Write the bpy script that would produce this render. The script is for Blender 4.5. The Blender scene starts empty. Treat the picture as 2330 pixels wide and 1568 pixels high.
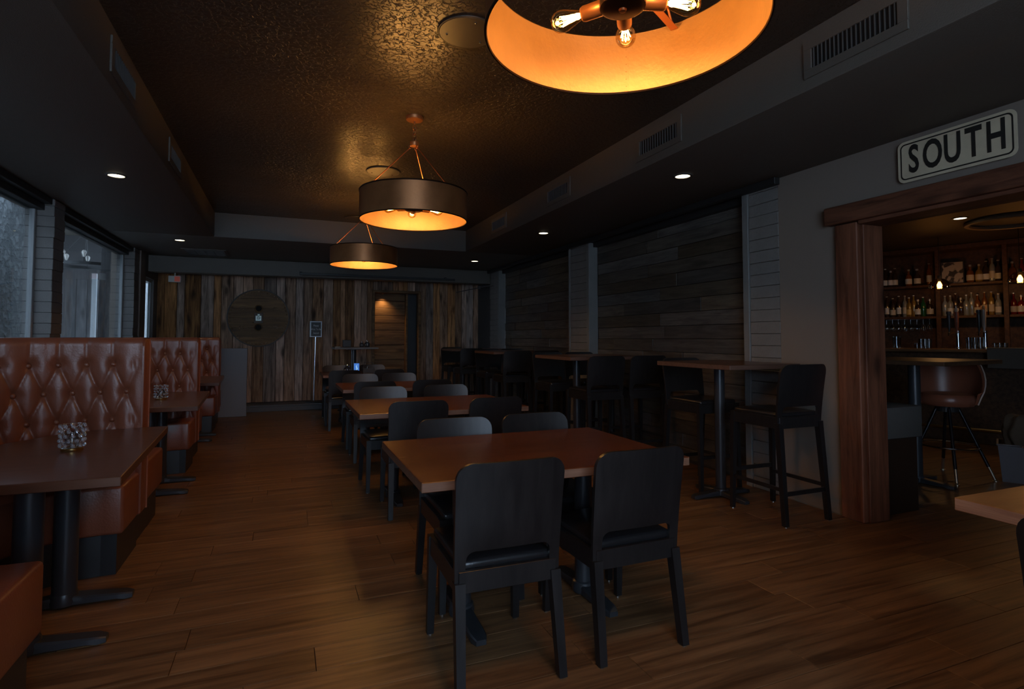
import bpy, bmesh, math, random
from mathutils import Vector, Matrix
R = math.radians
random.seed(11)
scn = bpy.context.scene
COL = scn.collection

# ---------------------------------------------------------------- camera
F_PX, CAM_H, YAW, PITCH = 1280.0, 1.32, R(22.1), math.atan(1280.0 / 30000)
cd = bpy.data.cameras.new('camera'); cam = bpy.data.objects.new('camera', cd); COL.objects.link(cam)
cam.location = (0, 0, CAM_H)
cam.rotation_euler = (R(90) + PITCH, 0, -YAW)
cd.sensor_width = 36.0; cd.sensor_fit = 'HORIZONTAL'
cd.lens = F_PX / 2330 * 36
cd.shift_y = -(784 - (768 - F_PX * math.tan(PITCH))) / 2330
cd.clip_start = 0.05; cd.clip_end = 200
scn.camera = cam

def project(p):
    d = Vector(p) - Vector((0, 0, CAM_H))
    fw = Vector((math.sin(YAW) * math.cos(PITCH), math.cos(YAW) * math.cos(PITCH), math.sin(PITCH)))
    rt = Vector((math.cos(YAW), -math.sin(YAW), 0)); up = rt.cross(fw)
    w = d.dot(fw)
    if w < 0.05: return None
    return (1165 + F_PX * d.dot(rt) / w, 768 - F_PX * math.tan(PITCH) - F_PX * d.dot(up) / w, w)

# ---------------------------------------------------------------- world, light, exposure
world = bpy.data.worlds.new('sky'); scn.world = world; world.use_nodes = True
wn = world.node_tree.nodes; bg = wn['Background']
bg.inputs['Color'].default_value = (0.56, 0.75, 1.0, 1); bg.inputs['Strength'].default_value = 6.8
scn.view_settings.view_transform = 'Standard'; scn.view_settings.look = 'None'
scn.view_settings.gamma = 1; scn.view_settings.use_curve_mapping = False
scn.view_settings.exposure = 0.0
scn.cycles.max_bounces = 8; scn.cycles.diffuse_bounces = 4; scn.cycles.glossy_bounces = 4
scn.cycles.transparent_max_bounces = 12; scn.cycles.transmission_bounces = 6
scn.cycles.sample_clamp_indirect = 3.0
scn.cycles.caustics_reflective = False; scn.cycles.caustics_refractive = False
BULB_W = 5.6        # each filament bulb in the drum lamps
SPOT_W = 9.0        # each recessed downlight
def area_portal(name, loc, rot, sx, sy):
    l = bpy.data.lights.new(name, 'AREA'); l.shape = 'RECTANGLE'; l.size = sx; l.size_y = sy; l.energy = 1
    l.cycles.is_portal = True
    o = bpy.data.objects.new(name, l); o.location = loc; o.rotation_euler = rot; COL.objects.link(o); return o
area_portal('sky_portal', (-0.35, -2.55, 1.85), (R(90), 0, R(180)), 3.5, 2.1)     # daylight through the street window behind the camera
area_portal('sky_portal', (-2.27, 4.5, 1.75), (R(90), 0, R(-90)), 4.3, 1.7)
area_portal('sky_portal', (-2.27, 8.43, 1.75), (R(90), 0, R(-90)), 2.9, 1.7)

# ---------------------------------------------------------------- materials
MATS = {}
def nodes_for(name):
    m = bpy.data.materials.new(name); m.use_nodes = True
    nt = m.node_tree; b = nt.nodes['Principled BSDF']
    return m, nt, b
def mat(name, col, rough=.5, metal=0.0, bump=0.0, bscale=60, var=0.0, vscale=6, coat=0.0, emit=None, estr=0, rvar=0.0, spec=.5):
    if name in MATS: return MATS[name]
    m, nt, b = nodes_for(name); N = nt.nodes; L = nt.links
    b.inputs['Base Color'].default_value = (*col, 1); b.inputs['Roughness'].default_value = rough
    b.inputs['Metallic'].default_value = metal; b.inputs['Coat Weight'].default_value = coat
    b.inputs['Specular IOR Level'].default_value = spec
    tc = N.new('ShaderNodeTexCoord')
    if var or rvar:
        no = N.new('ShaderNodeTexNoise'); no.inputs['Scale'].default_value = vscale; no.inputs['Detail'].default_value = 6
        L.new(tc.outputs['Object'], no.inputs['Vector'])
        if var:
            mx = N.new('ShaderNodeMix'); mx.data_type = 'RGBA'
            mx.inputs[6].default_value = (*[c * (1 - var) for c in col], 1)
            mx.inputs[7].default_value = (*[min(1, c * (1 + var)) for c in col], 1)
            L.new(no.outputs['Fac'], mx.inputs[0]); L.new(mx.outputs[2], b.inputs['Base Color'])
        if rvar:
            mr = N.new('ShaderNodeMapRange'); mr.inputs[1].default_value = .3; mr.inputs[2].default_value = .7
            mr.inputs[3].default_value = rough - rvar; mr.inputs[4].default_value = rough + rvar
            L.new(no.outputs['Fac'], mr.inputs[0]); L.new(mr.outputs[0], b.inputs['Roughness'])
    if bump:
        n2 = N.new('ShaderNodeTexNoise'); n2.inputs['Scale'].default_value = bscale; n2.inputs['Detail'].default_value = 4
        bp = N.new('ShaderNodeBump'); bp.inputs['Strength'].default_value = bump; bp.inputs['Distance'].default_value = .01
        L.new(tc.outputs['Object'], n2.inputs['Vector']); L.new(n2.outputs['Fac'], bp.inputs['Height']); L.new(bp.outputs[0], b.inputs['Normal'])
    if emit:
        b.inputs['Emission Color'].default_value = (*emit, 1); b.inputs['Emission Strength'].default_value = estr
    MATS[name] = m; return m
def wood(name, c1, c2, axis=0, rough=.5, piece=0.0, spec=.32, stretch=14, scale=2.2, bump=.25, knots=0.0, coat=0.0, rvar=0.0, hue=None):
    """grain runs along axis; piece = how much each object differs from the next"""
    if name in MATS: return MATS[name]
    m, nt, b = nodes_for(name); N = nt.nodes; L = nt.links
    tc = N.new('ShaderNodeTexCoord'); oi = N.new('ShaderNodeObjectInfo')
    ad = N.new('ShaderNodeVectorMath'); ad.operation = 'ADD'
    sc = N.new('ShaderNodeVectorMath'); sc.operation = 'SCALE'; sc.inputs['Scale'].default_value = 37.0
    cb = N.new('ShaderNodeCombineXYZ')
    for i in range(3): L.new(oi.outputs['Random'], cb.inputs[i])
    L.new(cb.outputs[0], sc.inputs[0]); L.new(tc.outputs['Object'], ad.inputs[0]); L.new(sc.outputs[0], ad.inputs[1])
    mp = N.new('ShaderNodeMapping'); s = [stretch] * 3; s[axis] = 1.0
    mp.inputs['Scale'].default_value = s; L.new(ad.outputs[0], mp.inputs['Vector'])
    n1 = N.new('ShaderNodeTexNoise'); n1.inputs['Scale'].default_value = scale; n1.inputs['Detail'].default_value = 8
    n1.inputs['Roughness'].default_value = .65; n1.inputs['Distortion'].default_value = .6
    L.new(mp.outputs[0], n1.inputs['Vector'])
    rp = N.new('ShaderNodeValToRGB'); rp.color_ramp.elements[0].position = .33; rp.color_ramp.elements[1].position = .68
    rp.color_ramp.elements[0].color = (*c1, 1); rp.color_ramp.elements[1].color = (*c2, 1)
    L.new(n1.outputs['Fac'], rp.inputs[0]); out = rp.outputs[0]
    if knots:
        v = N.new('ShaderNodeTexVoronoi'); v.inputs['Scale'].default_value = 3.1
        mp2 = N.new('ShaderNodeMapping'); s2 = [1.6] * 3; s2[axis] = .62; mp2.inputs['Scale'].default_value = s2
        L.new(ad.outputs[0], mp2.inputs['Vector']); L.new(mp2.outputs[0], v.inputs['Vector'])
        mr = N.new('ShaderNodeMapRange'); mr.inputs[1].default_value = .10; mr.inputs[2].default_value = .27
        mr.inputs[3].default_value = 1 - knots; mr.inputs[4].default_value = 1; L.new(v.outputs['Distance'], mr.inputs[0])
        mk = N.new('ShaderNodeMix'); mk.data_type = 'RGBA'; mk.blend_type = 'MULTIPLY'; mk.inputs[0].default_value = 1
        L.new(out, mk.inputs[6]); L.new(mr.outputs[0], mk.inputs[7]); out = mk.outputs[2]
    if piece:
        hs = N.new('ShaderNodeHueSaturation')
        mr = N.new('ShaderNodeMapRange'); mr.inputs[3].default_value = 1 - piece; mr.inputs[4].default_value = 1 + piece
        L.new(oi.outputs['Random'], mr.inputs[0]); L.new(mr.outputs[0], hs.inputs['Value'])
        if hue:
            wn_ = N.new('ShaderNodeTexWhiteNoise'); wn_.noise_dimensions = '1D'; L.new(oi.outputs['Random'], wn_.inputs['W'])
            m3 = N.new('ShaderNodeMapRange'); m3.inputs[3].default_value = hue[0]; m3.inputs[4].default_value = hue[1]
            L.new(wn_.outputs['Value'], m3.inputs[0]); L.new(m3.outputs[0], hs.inputs['Saturation'])
        L.new(out, hs.inputs['Color']); out = hs.outputs[0]
    L.new(out, b.inputs['Base Color'])
    b.inputs['Roughness'].default_value = rough; b.inputs['Coat Weight'].default_value = coat; b.inputs['Coat Roughness'].default_value = .2
    b.inputs['Specular IOR Level'].default_value = spec
    if rvar:
        mr = N.new('ShaderNodeMapRange'); mr.inputs[3].default_value = rough - rvar; mr.inputs[4].default_value = rough + rvar
        L.new(n1.outputs['Fac'], mr.inputs[0]); L.new(mr.outputs[0], b.inputs['Roughness'])
    if bump:
        bp = N.new('ShaderNodeBump'); bp.inputs['Strength'].default_value = bump; bp.inputs['Distance'].default_value = .004
        L.new(n1.outputs['Fac'], bp.inputs['Height']); L.new(bp.outputs[0], b.inputs['Normal'])
    MATS[name] = m; return m
def glass(name, tint=(1, 1, 1), refl=.08, rough=.0):
    if name in MATS: return MATS[name]
    m = bpy.data.materials.new(name); m.use_nodes = True; nt = m.node_tree; N = nt.nodes; L = nt.links
    N.clear(); o = N.new('ShaderNodeOutputMaterial'); mx = N.new('ShaderNodeMixShader')
    t = N.new('ShaderNodeBsdfTransparent'); t.inputs[0].default_value = (*tint, 1)
    g = N.new('ShaderNodeBsdfGlossy'); g.inputs['Roughness'].default_value = rough
    lw = N.new('ShaderNodeLayerWeight'); lw.inputs['Blend'].default_value = .35
    mr = N.new('ShaderNodeMapRange'); mr.inputs[3].default_value = refl; mr.inputs[4].default_value = .55
    L.new(lw.outputs['Fresnel'], mr.inputs[0]); L.new(mr.outputs[0], mx.inputs[0])
    L.new(t.outputs[0], mx.inputs[1]); L.new(g.outputs[0], mx.inputs[2]); L.new(mx.outputs[0], o.inputs[0])
    MATS[name] = m; return m
def emitter(name, col, s):
    if name in MATS: return MATS[name]
    m = bpy.data.materials.new(name); m.use_nodes = True; nt = m.node_tree; nt.nodes.clear()
    o = nt.nodes.new('ShaderNodeOutputMaterial'); e = nt.nodes.new('ShaderNodeEmission')
    e.inputs[0].default_value = (*col, 1); e.inputs[1].default_value = s; nt.links.new(e.outputs[0], o.inputs[0])
    MATS[name] = m; return m
def ceiling_texture():
    m, nt, b = nodes_for('knockdown_ceiling'); N = nt.nodes; L = nt.links
    b.inputs['Base Color'].default_value = (.050, .038, .030, 1); b.inputs['Roughness'].default_value = .33
    tc = N.new('ShaderNodeTexCoord')
    n1 = N.new('ShaderNodeTexNoise'); n1.inputs['Scale'].default_value = 32; n1.inputs['Detail'].default_value = 6; n1.inputs['Distortion'].default_value = .5
    n2 = N.new('ShaderNodeTexNoise'); n2.inputs['Scale'].default_value = 2.2; n2.inputs['Detail'].default_value = 2
    mr = N.new('ShaderNodeMapRange'); mr.inputs[1].default_value = .47; mr.inputs[2].default_value = .54
    ma = N.new('ShaderNodeMath'); ma.operation = 'MULTIPLY_ADD'; ma.inputs[1].default_value = 1.6
    L.new(tc.outputs['Object'], n1.inputs['Vector']); L.new(tc.outputs['Object'], n2.inputs['Vector'])
    L.new(n1.outputs['Fac'], mr.inputs[0]); L.new(n2.outputs['Fac'], ma.inputs[0]); L.new(mr.outputs[0], ma.inputs[2])
    bp = N.new('ShaderNodeBump'); bp.inputs['Strength'].default_value = .55; bp.inputs['Distance'].default_value = .012
    L.new(ma.outputs[0], bp.inputs['Height']); L.new(bp.outputs[0], b.inputs['Normal'])
    return m
def stucco_mat():
    m, nt, b = nodes_for('outside_stucco'); N = nt.nodes; L = nt.links
    b.inputs['Base Color'].default_value = (.20, .21, .21, 1); b.inputs['Roughness'].default_value = .9
    tc = N.new('ShaderNodeTexCoord'); cr = N.new('ShaderNodeValToRGB'); cr.color_ramp.elements[0].position = .35; cr.color_ramp.elements[1].position = .65
    cr.color_ramp.elements[0].color = (.10, .11, .11, 1); cr.color_ramp.elements[1].color = (.24, .25, .25, 1)
    n1 = N.new('ShaderNodeTexNoise'); n1.inputs['Scale'].default_value = 11; n1.inputs['Detail'].default_value = 7; n1.inputs['Distortion'].default_value = .8
    mr = N.new('ShaderNodeMapRange'); mr.inputs[1].default_value = .4; mr.inputs[2].default_value = .6
    bp = N.new('ShaderNodeBump'); bp.inputs['Strength'].default_value = 1; bp.inputs['Distance'].default_value = .03
    L.new(tc.outputs['Object'], n1.inputs['Vector']); L.new(n1.outputs['Fac'], cr.inputs[0]); L.new(cr.outputs[0], b.inputs['Base Color']); L.new(n1.outputs['Fac'], mr.inputs[0]); L.new(mr.outputs[0], bp.inputs['Height']); L.new(bp.outputs[0], b.inputs['Normal'])
    return m

M_floor = wood('oak_floor', (.090, .042, .018), (.285, .148, .066), 0, rough=.38, piece=.15, stretch=17, scale=1.5, bump=.15, rvar=.08)
M_paint = mat('charcoal_wall_paint', (.235, .192, .158), spec=.25, rough=.62, bump=.12, bscale=140)
M_soffit = mat('dark_soffit_paint', (.120, .104, .086), rough=.55, bump=.25, bscale=160)
M_ceil = ceiling_texture()
M_black = mat('black_trim', (.02, .02, .02), rough=.5)
M_wplank = wood('weathered_wall_plank', (.10, .048, .026), (.62, .355, .20), 2, rough=.75, piece=.45, stretch=12, scale=1.7, bump=.5, knots=.75, hue=(.5, 1.25))
M_hplank = wood('niche_plank', (.10, .050, .020), (.26, .145, .06), 0, rough=.6, piece=.22, stretch=10, scale=1.8, bump=.35, knots=.6)
M_infill = wood('dark_shiplap', (.042, .036, .030), (.130, .114, .095), 1, spec=.5, rough=.40, piece=.35, stretch=11, scale=2.2, bump=.5, knots=.35, hue=(.4, 1.8))
M_brick = mat('painted_block', (.20, .19, .18), rough=.75, bump=.5, bscale=50, var=.2)
M_trimw = mat('grey_painted_trim', (.19, .19, .185), rough=.6, bump=.2, var=.2)
M_cedar = wood('red_cedar', (.070, .022, .010), (.245, .092, .048), 2, rough=.6, stretch=11, scale=1.5, bump=.5, knots=.7)
M_cedarY = wood('red_cedar_beam', (.060, .022, .012), (.220, .085, .045), 1, rough=.6, stretch=11, scale=1.5, bump=.5, knots=.7)
M_table = wood('walnut_laminate', (.092, .028, .011), (.150, .050, .020), 0, spec=.5, rough=.25, stretch=11, scale=2, bump=.03, rvar=.05)
M_tedge = wood('walnut_edge', (.15, .075, .045), (.24, .13, .085), 0, rough=.45, stretch=16, scale=3, bump=.1)
M_btable = wood('booth_table_wood', (.080, .034, .019), (.12, .054, .031), 0, spec=.5, rough=.30, stretch=10, scale=2, bump=.03)
M_otable = wood('golden_oak_top', (.19, .085, .032), (.32, .16, .06), 0, rough=.35, stretch=12, scale=2, bump=.08)
M_oedge = wood('oak_edge', (.24, .12, .075), (.42, .24, .16), 1, rough=.55, stretch=20, scale=3, bump=.15)
M_chair = wood('ebony_stained_wood', (.008, .0075, .008), (.019, .017, .017), 2, spec=.45, rough=.36, stretch=10, scale=3, bump=.1)
M_vinyl = mat('black_vinyl', (.014, .013, .014), rough=.26, bump=.08, bscale=90)
M_iron = mat('black_cast_iron', (.042, .044, .050), rough=.33, metal=.3, bump=.05, bscale=200)
M_rust = mat('rust_leather', (.200, .066, .036), rough=.33, bump=.10, bscale=110, var=.18, vscale=4)
M_button = mat('leather_button', (.20, .065, .032), rough=.35)
M_plinth = mat('black_plinth', (.016, .017, .020), rough=.42)
M_glide = mat('nickel', (.6, .6, .58), rough=.25, metal=1)
M_chrome = mat('chrome', (.75, .77, .8), rough=.15, metal=1)
M_bronze = mat('aged_bronze', (.40, .165, .062), rough=.42, metal=.70, var=.35, vscale=9, bump=.06, rvar=.08)
M_gold = mat('gold_leaf_lining', (.265, .145, .062), rough=.45, metal=.3, var=.16, vscale=12, bump=.10, bscale=70)
M_copper = mat('copper_rod', (.50, .20, .10), rough=.35, metal=.9)
M_vent = mat('dark_vent_metal', (.085, .082, .078), rough=.5)
M_ventin = mat('vent_dark', (.006, .006, .006), rough=.9)
M_stucco = stucco_mat()
M_patio = wood('weathered_board', (.04, .04, .042), (.13, .125, .125), 2, rough=.85, piece=.12, stretch=12, scale=1.6, bump=.5, knots=.5)
M_frame = mat('grey_window_frame', (.34, .35, .35), rough=.45)
M_glass = glass('window_glass', (.93, .95, .96), .05)
M_bulbglass = glass('amber_bulb_glass', (1.0, .85, .55), .03)
M_clear = glass('clear_glass', (.86, .88, .88), .10)
M_fil = emitter('filament', (1.0, .50, .12), 160)
M_down = emitter('downlight_disc', (1.0, .85, .55), 7)
M_white = mat('off_white', (.6, .58, .52), rough=.5)
M_barwood = wood('dark_bar_wood', (.045, .022, .012), (.115, .060, .030), 1, rough=.45, stretch=10, scale=2, bump=.15)
M_grey = mat('grey_vinyl', (.085, .080, .075), spec=.2, rough=.55, bump=.1)
M_panel = mat('grey_laminate_panel', (.17, .165, .18), rough=.45, bump=.05)
M_brass = mat('brass', (.55, .38, .16), rough=.3, metal=1)

# ---------------------------------------------------------------- mesh helpers
def link_mesh(name, me, parent=None, loc=None, rot=None):
    o = bpy.data.objects.new(name, me); COL.objects.link(o)
    if parent: o.parent = parent
    if loc is not None: o.location = loc
    if rot is not None: o.rotation_euler = rot
    return o
def bm_obj(name, bm, m, parent=None, loc=None, rot=None, smooth=False, shared=None):
    me = bpy.data.meshes.new(name); bmesh.ops.recalc_face_normals(bm, faces=bm.faces[:]); bm.to_mesh(me); bm.free()
    for mm in (m if isinstance(m, (list, tuple)) else [m]): me.materials.append(mm)
    if smooth:
        for p in me.polygons: p.use_smooth = True
        try: me.set_sharp_from_angle(angle=R(38))
        except Exception: pass
    return link_mesh(name, me, parent, loc, rot)
def box(bm, x0, x1, y0, y1, z0, z1, bev=0.0, seg=1, mi=0):
    b = bmesh.new()
    bmesh.ops.create_cube(b, size=1, matrix=Matrix.Translation(((x0 + x1) / 2, (y0 + y1) / 2, (z0 + z1) / 2)) @ Matrix.Diagonal((abs(x1 - x0), abs(y1 - y0), abs(z1 - z0), 1)))
    if bev: bmesh.ops.bevel(b, geom=b.edges[:], offset=bev, segments=seg, affect='EDGES', profile=.5)
    for f in b.faces: f.material_index = mi
    merge(bm, b)
def merge(bm, b, mtx=None):
    if mtx is not None: bmesh.ops.transform(b, matrix=mtx, verts=b.verts[:])
    vm = {v: bm.verts.new(v.co) for v in b.verts}
    for f in b.faces:
        try:
            nf = bm.faces.new([vm[v] for v in f.verts]); nf.material_index = f.material_index
        except ValueError: pass
    b.free()
def tube(bm, pts, rad, n=8, cap=True, sq=False):
    """round bar through pts; rad a number or one per point"""
    pts = [Vector(p) for p in pts]; rs = rad if isinstance(rad, (list, tuple)) else [rad] * len(pts)
    rings = []
    for i, p in enumerate(pts):
        t = (pts[min(i + 1, len(pts) - 1)] - pts[max(i - 1, 0)]).normalized()
        a = Vector((0, 0, 1)) if abs(t.z) < .9 else Vector((1, 0, 0))
        u = t.cross(a).normalized(); v = t.cross(u).normalized()
        rings.append([bm.verts.new(p + (u * math.cos(k * 2 * math.pi / n) + v * math.sin(k * 2 * math.pi / n)) * rs[i]) for k in range(n)])
    for a, b in zip(rings, rings[1:]):
        for k in range(n): bm.faces.new((a[k], a[(k + 1) % n], b[(k + 1) % n], b[k]))
    if cap:
        bm.faces.new(rings[0][::-1]); bm.faces.new(rings[-1])
def lathe(bm, prof, n=20, c=(0, 0), closed=False, mtx=None):
    b = bmesh.new(); rings = []
    for r, z in prof:
        if r < 1e-5: rings.append([b.verts.new((c[0], c[1], z))])
        else: rings.append([b.verts.new((c[0] + r * math.cos(k * 2 * math.pi / n), c[1] + r * math.sin(k * 2 * math.pi / n), z)) for k in range(n)])
    pairs = list(zip(rings, rings[1:])) + ([(rings[-1], rings[0])] if closed else [])
    for a, q in pairs:
        for k in range(n):
            k2 = (k + 1) % n
            if len(a) == 1 and len(q) == 1: continue
            if len(a) == 1: b.faces.new((a[0], q[k2], q[k]))
            elif len(q) == 1: b.faces.new((a[k], a[k2], q[0]))
            else: b.faces.new((a[k], a[k2], q[k2], q[k]))
    merge(bm, b, mtx)
def prism(bm, poly, z0, z1, bev=0.0, seg=2, top=None, mtx=None):
    """poly = (x, y) outline pulled up from z0 to z1; side faces get material 1 when top is set"""
    b = bmesh.new(); vs = [b.verts.new((x, y, z0)) for x, y in poly]; f = b.faces.new(vs)
    r = bmesh.ops.extrude_face_region(b, geom=[f])
    bmesh.ops.translate(b, vec=(0, 0, z1 - z0), verts=[v for v in r['geom'] if isinstance(v, bmesh.types.BMVert)])
    bmesh.ops.recalc_face_normals(b, faces=b.faces[:])
    if bev: bmesh.ops.bevel(b, geom=b.edges[:], offset=bev, segments=seg, affect='EDGES', profile=.5, clamp_overlap=True)
    if top:
        b.normal_update()
        for f in b.faces:
            if abs(f.normal.z) < .7: f.material_index = 1
    merge(bm, b, mtx)
def torus(bm, c, r, rr, n=24, m=8, axis='Z'):
    mt = Matrix.Translation(c)
    if axis == 'Y': mt = mt @ Matrix.Rotation(R(90), 4, 'X')
    if axis == 'X': mt = mt @ Matrix.Rotation(R(90), 4, 'Y')
    lathe(bm, [(r + rr * math.cos(k * 2 * math.pi / m), rr * math.sin(k * 2 * math.pi / m)) for k in range(m)], n=n, closed=True, mtx=mt)
def B(): return bmesh.new()
def thing(name, label, cat, loc=(0, 0, 0), rz=0, group=None):
    o = bpy.data.objects.new(name, None); COL.objects.link(o); o.empty_display_size = .1
    o.location = loc; o.rotation_euler = (0, 0, rz); return tag(o, label, cat, group)
def tag(o, label, cat, group=None):
    o['label'] = label; o['category'] = cat
    if group: o['group'] = group
    return o
def struct(o, label=None, cat=None):
    o['kind'] = 'structure'; o['label'] = label or o.name.replace('_', ' '); o['category'] = cat or 'structure'; return o
def root(name, label, cat):
    o = bpy.data.objects.new(name, None); COL.objects.link(o); return struct(o, label, cat)
CH = {}
def kids(o):
    if o.name not in CH: CH[o.name] = [c for c in COL.objects if c.parent == o]
    return CH[o.name]
def dup(src, loc, rz, label, group=None):
    def cp(o, par):
        c = o.copy(); COL.objects.link(c)
        if par: c.parent = par
        for k in kids(o): cp(k, c)
        return c
    c = cp(src, None); c.location = loc; c.rotation_euler = (0, 0, rz); c['label'] = label
    if group: c['group'] = group
    return c

# ================================================================ SETTING
XL, XR, ZS, ZT = -2.28, 3.87, 2.67, 3.0
YB, YF = 11.5, -2.6
# ---- floor: planks running across the room
fl = root('floor', 'dark oak plank floor of the dining room and bar', 'floor')
b = B(); box(b, -2.4, 12.5, YF, 13, -.06, -.0085); bm_obj('subfloor', b, M_black, fl)
PW, PL = .185, 1.24
cands = []
j = 0; y = -2.4
while y < 11.6:
    off = random.random() * PL; x = -2.3 - off
    while x < 9.8:
        x0, x1 = max(x, -2.3), min(x + PL, 9.8)
        if x1 - x0 > .05:
            area = 0; pts = [project((px, py, 0)) for px in (x0, (x0 + x1) / 2, x1) for py in (y, y + PW)]
            vis = [p for p in pts if p and -40 < p[0] < 2370 and 768 < p[1] < 1600]
            hidden = x1 < -.95 or (x0 > 3.9 and y > 3.0 and x0 < 3.9)
            if vis and not hidden: area = len(vis) / 6 * 1e6 / (sum(p[2] for p in vis) / len(vis)) ** 3
            cands.append((area, x0, x1, y))
        x += PL
    y += PW; j += 1
cands.sort(key=lambda c: -c[0])
gap = .0012
bs = B(); full = None
for i, (a, x0, x1, y) in enumerate(cands):
    if i < 290 and a > 0:
        if abs(x1 - x0 - PL) < 1e-4:
            if full is None:
                q = B(); box(q, -PL / 2 + gap, PL / 2 - gap, -PW / 2 + gap, PW / 2 - gap, -.0085, 0, .0012)
                o = bm_obj('plank', q, M_floor, fl); full = o.data
            else: o = link_mesh('plank', full, fl)
            o.location = ((x0 + x1) / 2, y + PW / 2, 0)
        else:
            q = B(); L2 = (x1 - x0) / 2; box(q, -L2 + gap, L2 - gap, -PW / 2 + gap, PW / 2 - gap, -.0085, 0, .0012)
            bm_obj('plank', q, M_floor, fl, ((x0 + x1) / 2, y + PW / 2, 0))
    else: box(bs, x0 + gap, x1 - gap, y + gap, y + PW - gap, -.0085, 0)
o = bm_obj('plank', bs, M_floor, fl); o['kind'] = 'stuff'

# ---- ceiling: textured tray between two soffits
ce = root('ceiling', 'dark textured tray ceiling with painted soffits on both sides', 'ceiling')
b = B(); box(b, -.88, 2.64, YF, 8.45, ZT, ZT + .1); bm_obj('tray_panel', b, M_ceil, ce)
def soffit(x0, x1, y0, y1, z1=ZT + .1):
    b = B(); box(b, x0, x1, y0, y1, ZS, z1, .012, 2); return bm_obj('soffit', b, M_soffit, ce, smooth=True)
soffit(-2.45, -.88, YF, 8.45); soffit(2.64, 4.15, YF, 8.45); soffit(-2.45, 4.15, 8.45, 13)
b = B(); box(b, 4.15, 12.5, YF, 13, ZS, ZS + .1); bm_obj('bar_ceiling_panel', b, mat('bar_ceiling_paint', (.035, .028, .022), .6), ce)
# beam in front of the back wall
b = B(); box(b, -2.45, 3.87, 10.7, 10.95, 2.40, ZS + .001, .008, 1)
struct(bm_obj('trim_1', b, M_soffit), 'grey dropped beam crossing the ceiling in front of the plank wall', 'beam')
# crown strip along right wall and left windows
b = B(); box(b, 3.80, 3.86, 3.5, 10.7, 2.61, ZS - .001, .004); struct(bm_obj('trim_2', b, M_black), 'black crown strip above the boarded wall on the right', 'trim')
b = B(); box(b, XL, -2.10, YF, 10.7, 2.61, ZS - .001, .004); box(b, XL, -2.16, YF, 10.7, 2.55, 2.61, .004); struct(bm_obj('trim_3', b, M_black), 'black curtain track strip above the windows on the left', 'trim')

# ---- back wall: weathered vertical planks
wb = root('wall_back', 'back wall clad in weathered vertical barn planks', 'wall')
b = B(); box(b, -2.14, 4.1, 11.85, 11.95, 0, 2.67); bm_obj('backing', b, M_black, wb)
edges = [-2.07, -1.95, -1.76, -1.64, -1.39, -1.18, -1.06, -.86, -.70, -.53, -.34, -.13, .02, .21, .35, .51, .71, .89, 1.03, 1.12, 1.29, 1.42, 1.54, 1.66]
edges2 = [2.60, 2.74, 2.89, 3.03, 3.20, 3.36, 3.50, 3.61, 3.76, 3.87]
def vplank(x0, x1, z0, z1, y, par=wb):
    g = .003; q = B(); box(q, x0 + g - (x0 + x1) / 2, x1 - g - (x0 + x1) / 2, -.012, .05, z0, z1, .004)
    return bm_obj('plank', q, M_wplank, par, ((x0 + x1) / 2, y, 0))
for a, c in list(zip(edges, edges[1:])) + list(zip(edges2, edges2[1:])): vplank(a, c, .12, 2.66, 11.5 - random.choice((0, .008, .018, .03)))
x = 1.66
while x < 2.59:
    w = random.choice((.10, .13, .16)); vplank(x, min(x + w, 2.60), 2.26, 2.66, 11.5 - random.random() * .02); x += w
# niche with horizontal boards, and its trim
z = .12
while z < 2.24:
    h = .15; q = B(); box(q, -.33, .33, 0, .03, 0, h - .006, .004)
    bm_obj('niche_board', q, M_hplank, wb, (2.0, 11.66 + random.random() * .006, z))
    z += h
q = B(); box(q, 2.33, 2.37, 11.55, 11.70, .12, 2.24, .004); bm_obj('niche_post', q, M_hplank, wb)
q = B(); box(q, 2.37, 2.60, 11.72, 11.76, .12, 2.24); bm_obj('niche_panel', q, M_plinth, wb)
for s in ((1.64, 1.69, .12, 2.24), (2.57, 2.62, .12, 2.24), (1.64, 2.62, 2.22, 2.27)):
    q = B(); box(q, s[0], s[1], 11.44, 11.64, s[2], s[3], .006); bm_obj('niche_trim', q, M_hplank, wb)
# step platform below
b = B(); box(b, -2.3, 3.87, 10.98, 11.9, 0, .112, .006); box(b, -2.3, 3.87, 10.95, 10.995, .09, .12, .004)
struct(bm_obj('baseboard_back', b, mat('grey_step', (.10, .095, .095), .55)), 'low grey step along the foot of the back wall', 'step')

# ---- right wall
wr = root('wall_right', 'right wall of charcoal paint, painted block piers and dark boarded bays', 'wall')
def rbox(n, y0, y1, z0, z1, m, x0=XR, x1=4.07, bev=0): q = B(); box(q, x0, x1, y0, y1, z0, z1, bev); return bm_obj(n, q, m, wr)
rbox('painted_panel', 2.83, 3.53, 0, ZS, M_paint)
rbox('painted_panel', YF, 2.83, 2.27, ZS, M_paint)
rbox('painted_panel', YF, .35, 0, 2.27, M_paint)
rbox('painted_panel', 10.72, 11.9, 0, ZS, mat('dark_grey_paint', (.045, .045, .045), .7))
def pier(y0, y1, nb):
    rbox('pier_core', y0, y1, 0, ZS, M_black, XR + .012, 4.07)
    z = 0; h = .104; sh = None
    while z < ZS - .02:
        hh = min(h, ZS - .005 - z); k = [y0 + (y1 - y0) * i / nb for i in range(nb + 1)]
        for a, c in zip(k, k[1:]):
            q = B(); box(q, 0, .05, -(c - a) / 2 + .002, (c - a) / 2 - .002, .0015, hh - .0015, .004)
            bm_obj('brick', q, M_brick, wr, (XR + random.uniform(-.004, .003), (a + c) / 2, z))
        z += h
pier(3.53, 3.86, 1); pier(6.78, 7.27, 1); pier(10.25, 10.72, 1)
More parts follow.
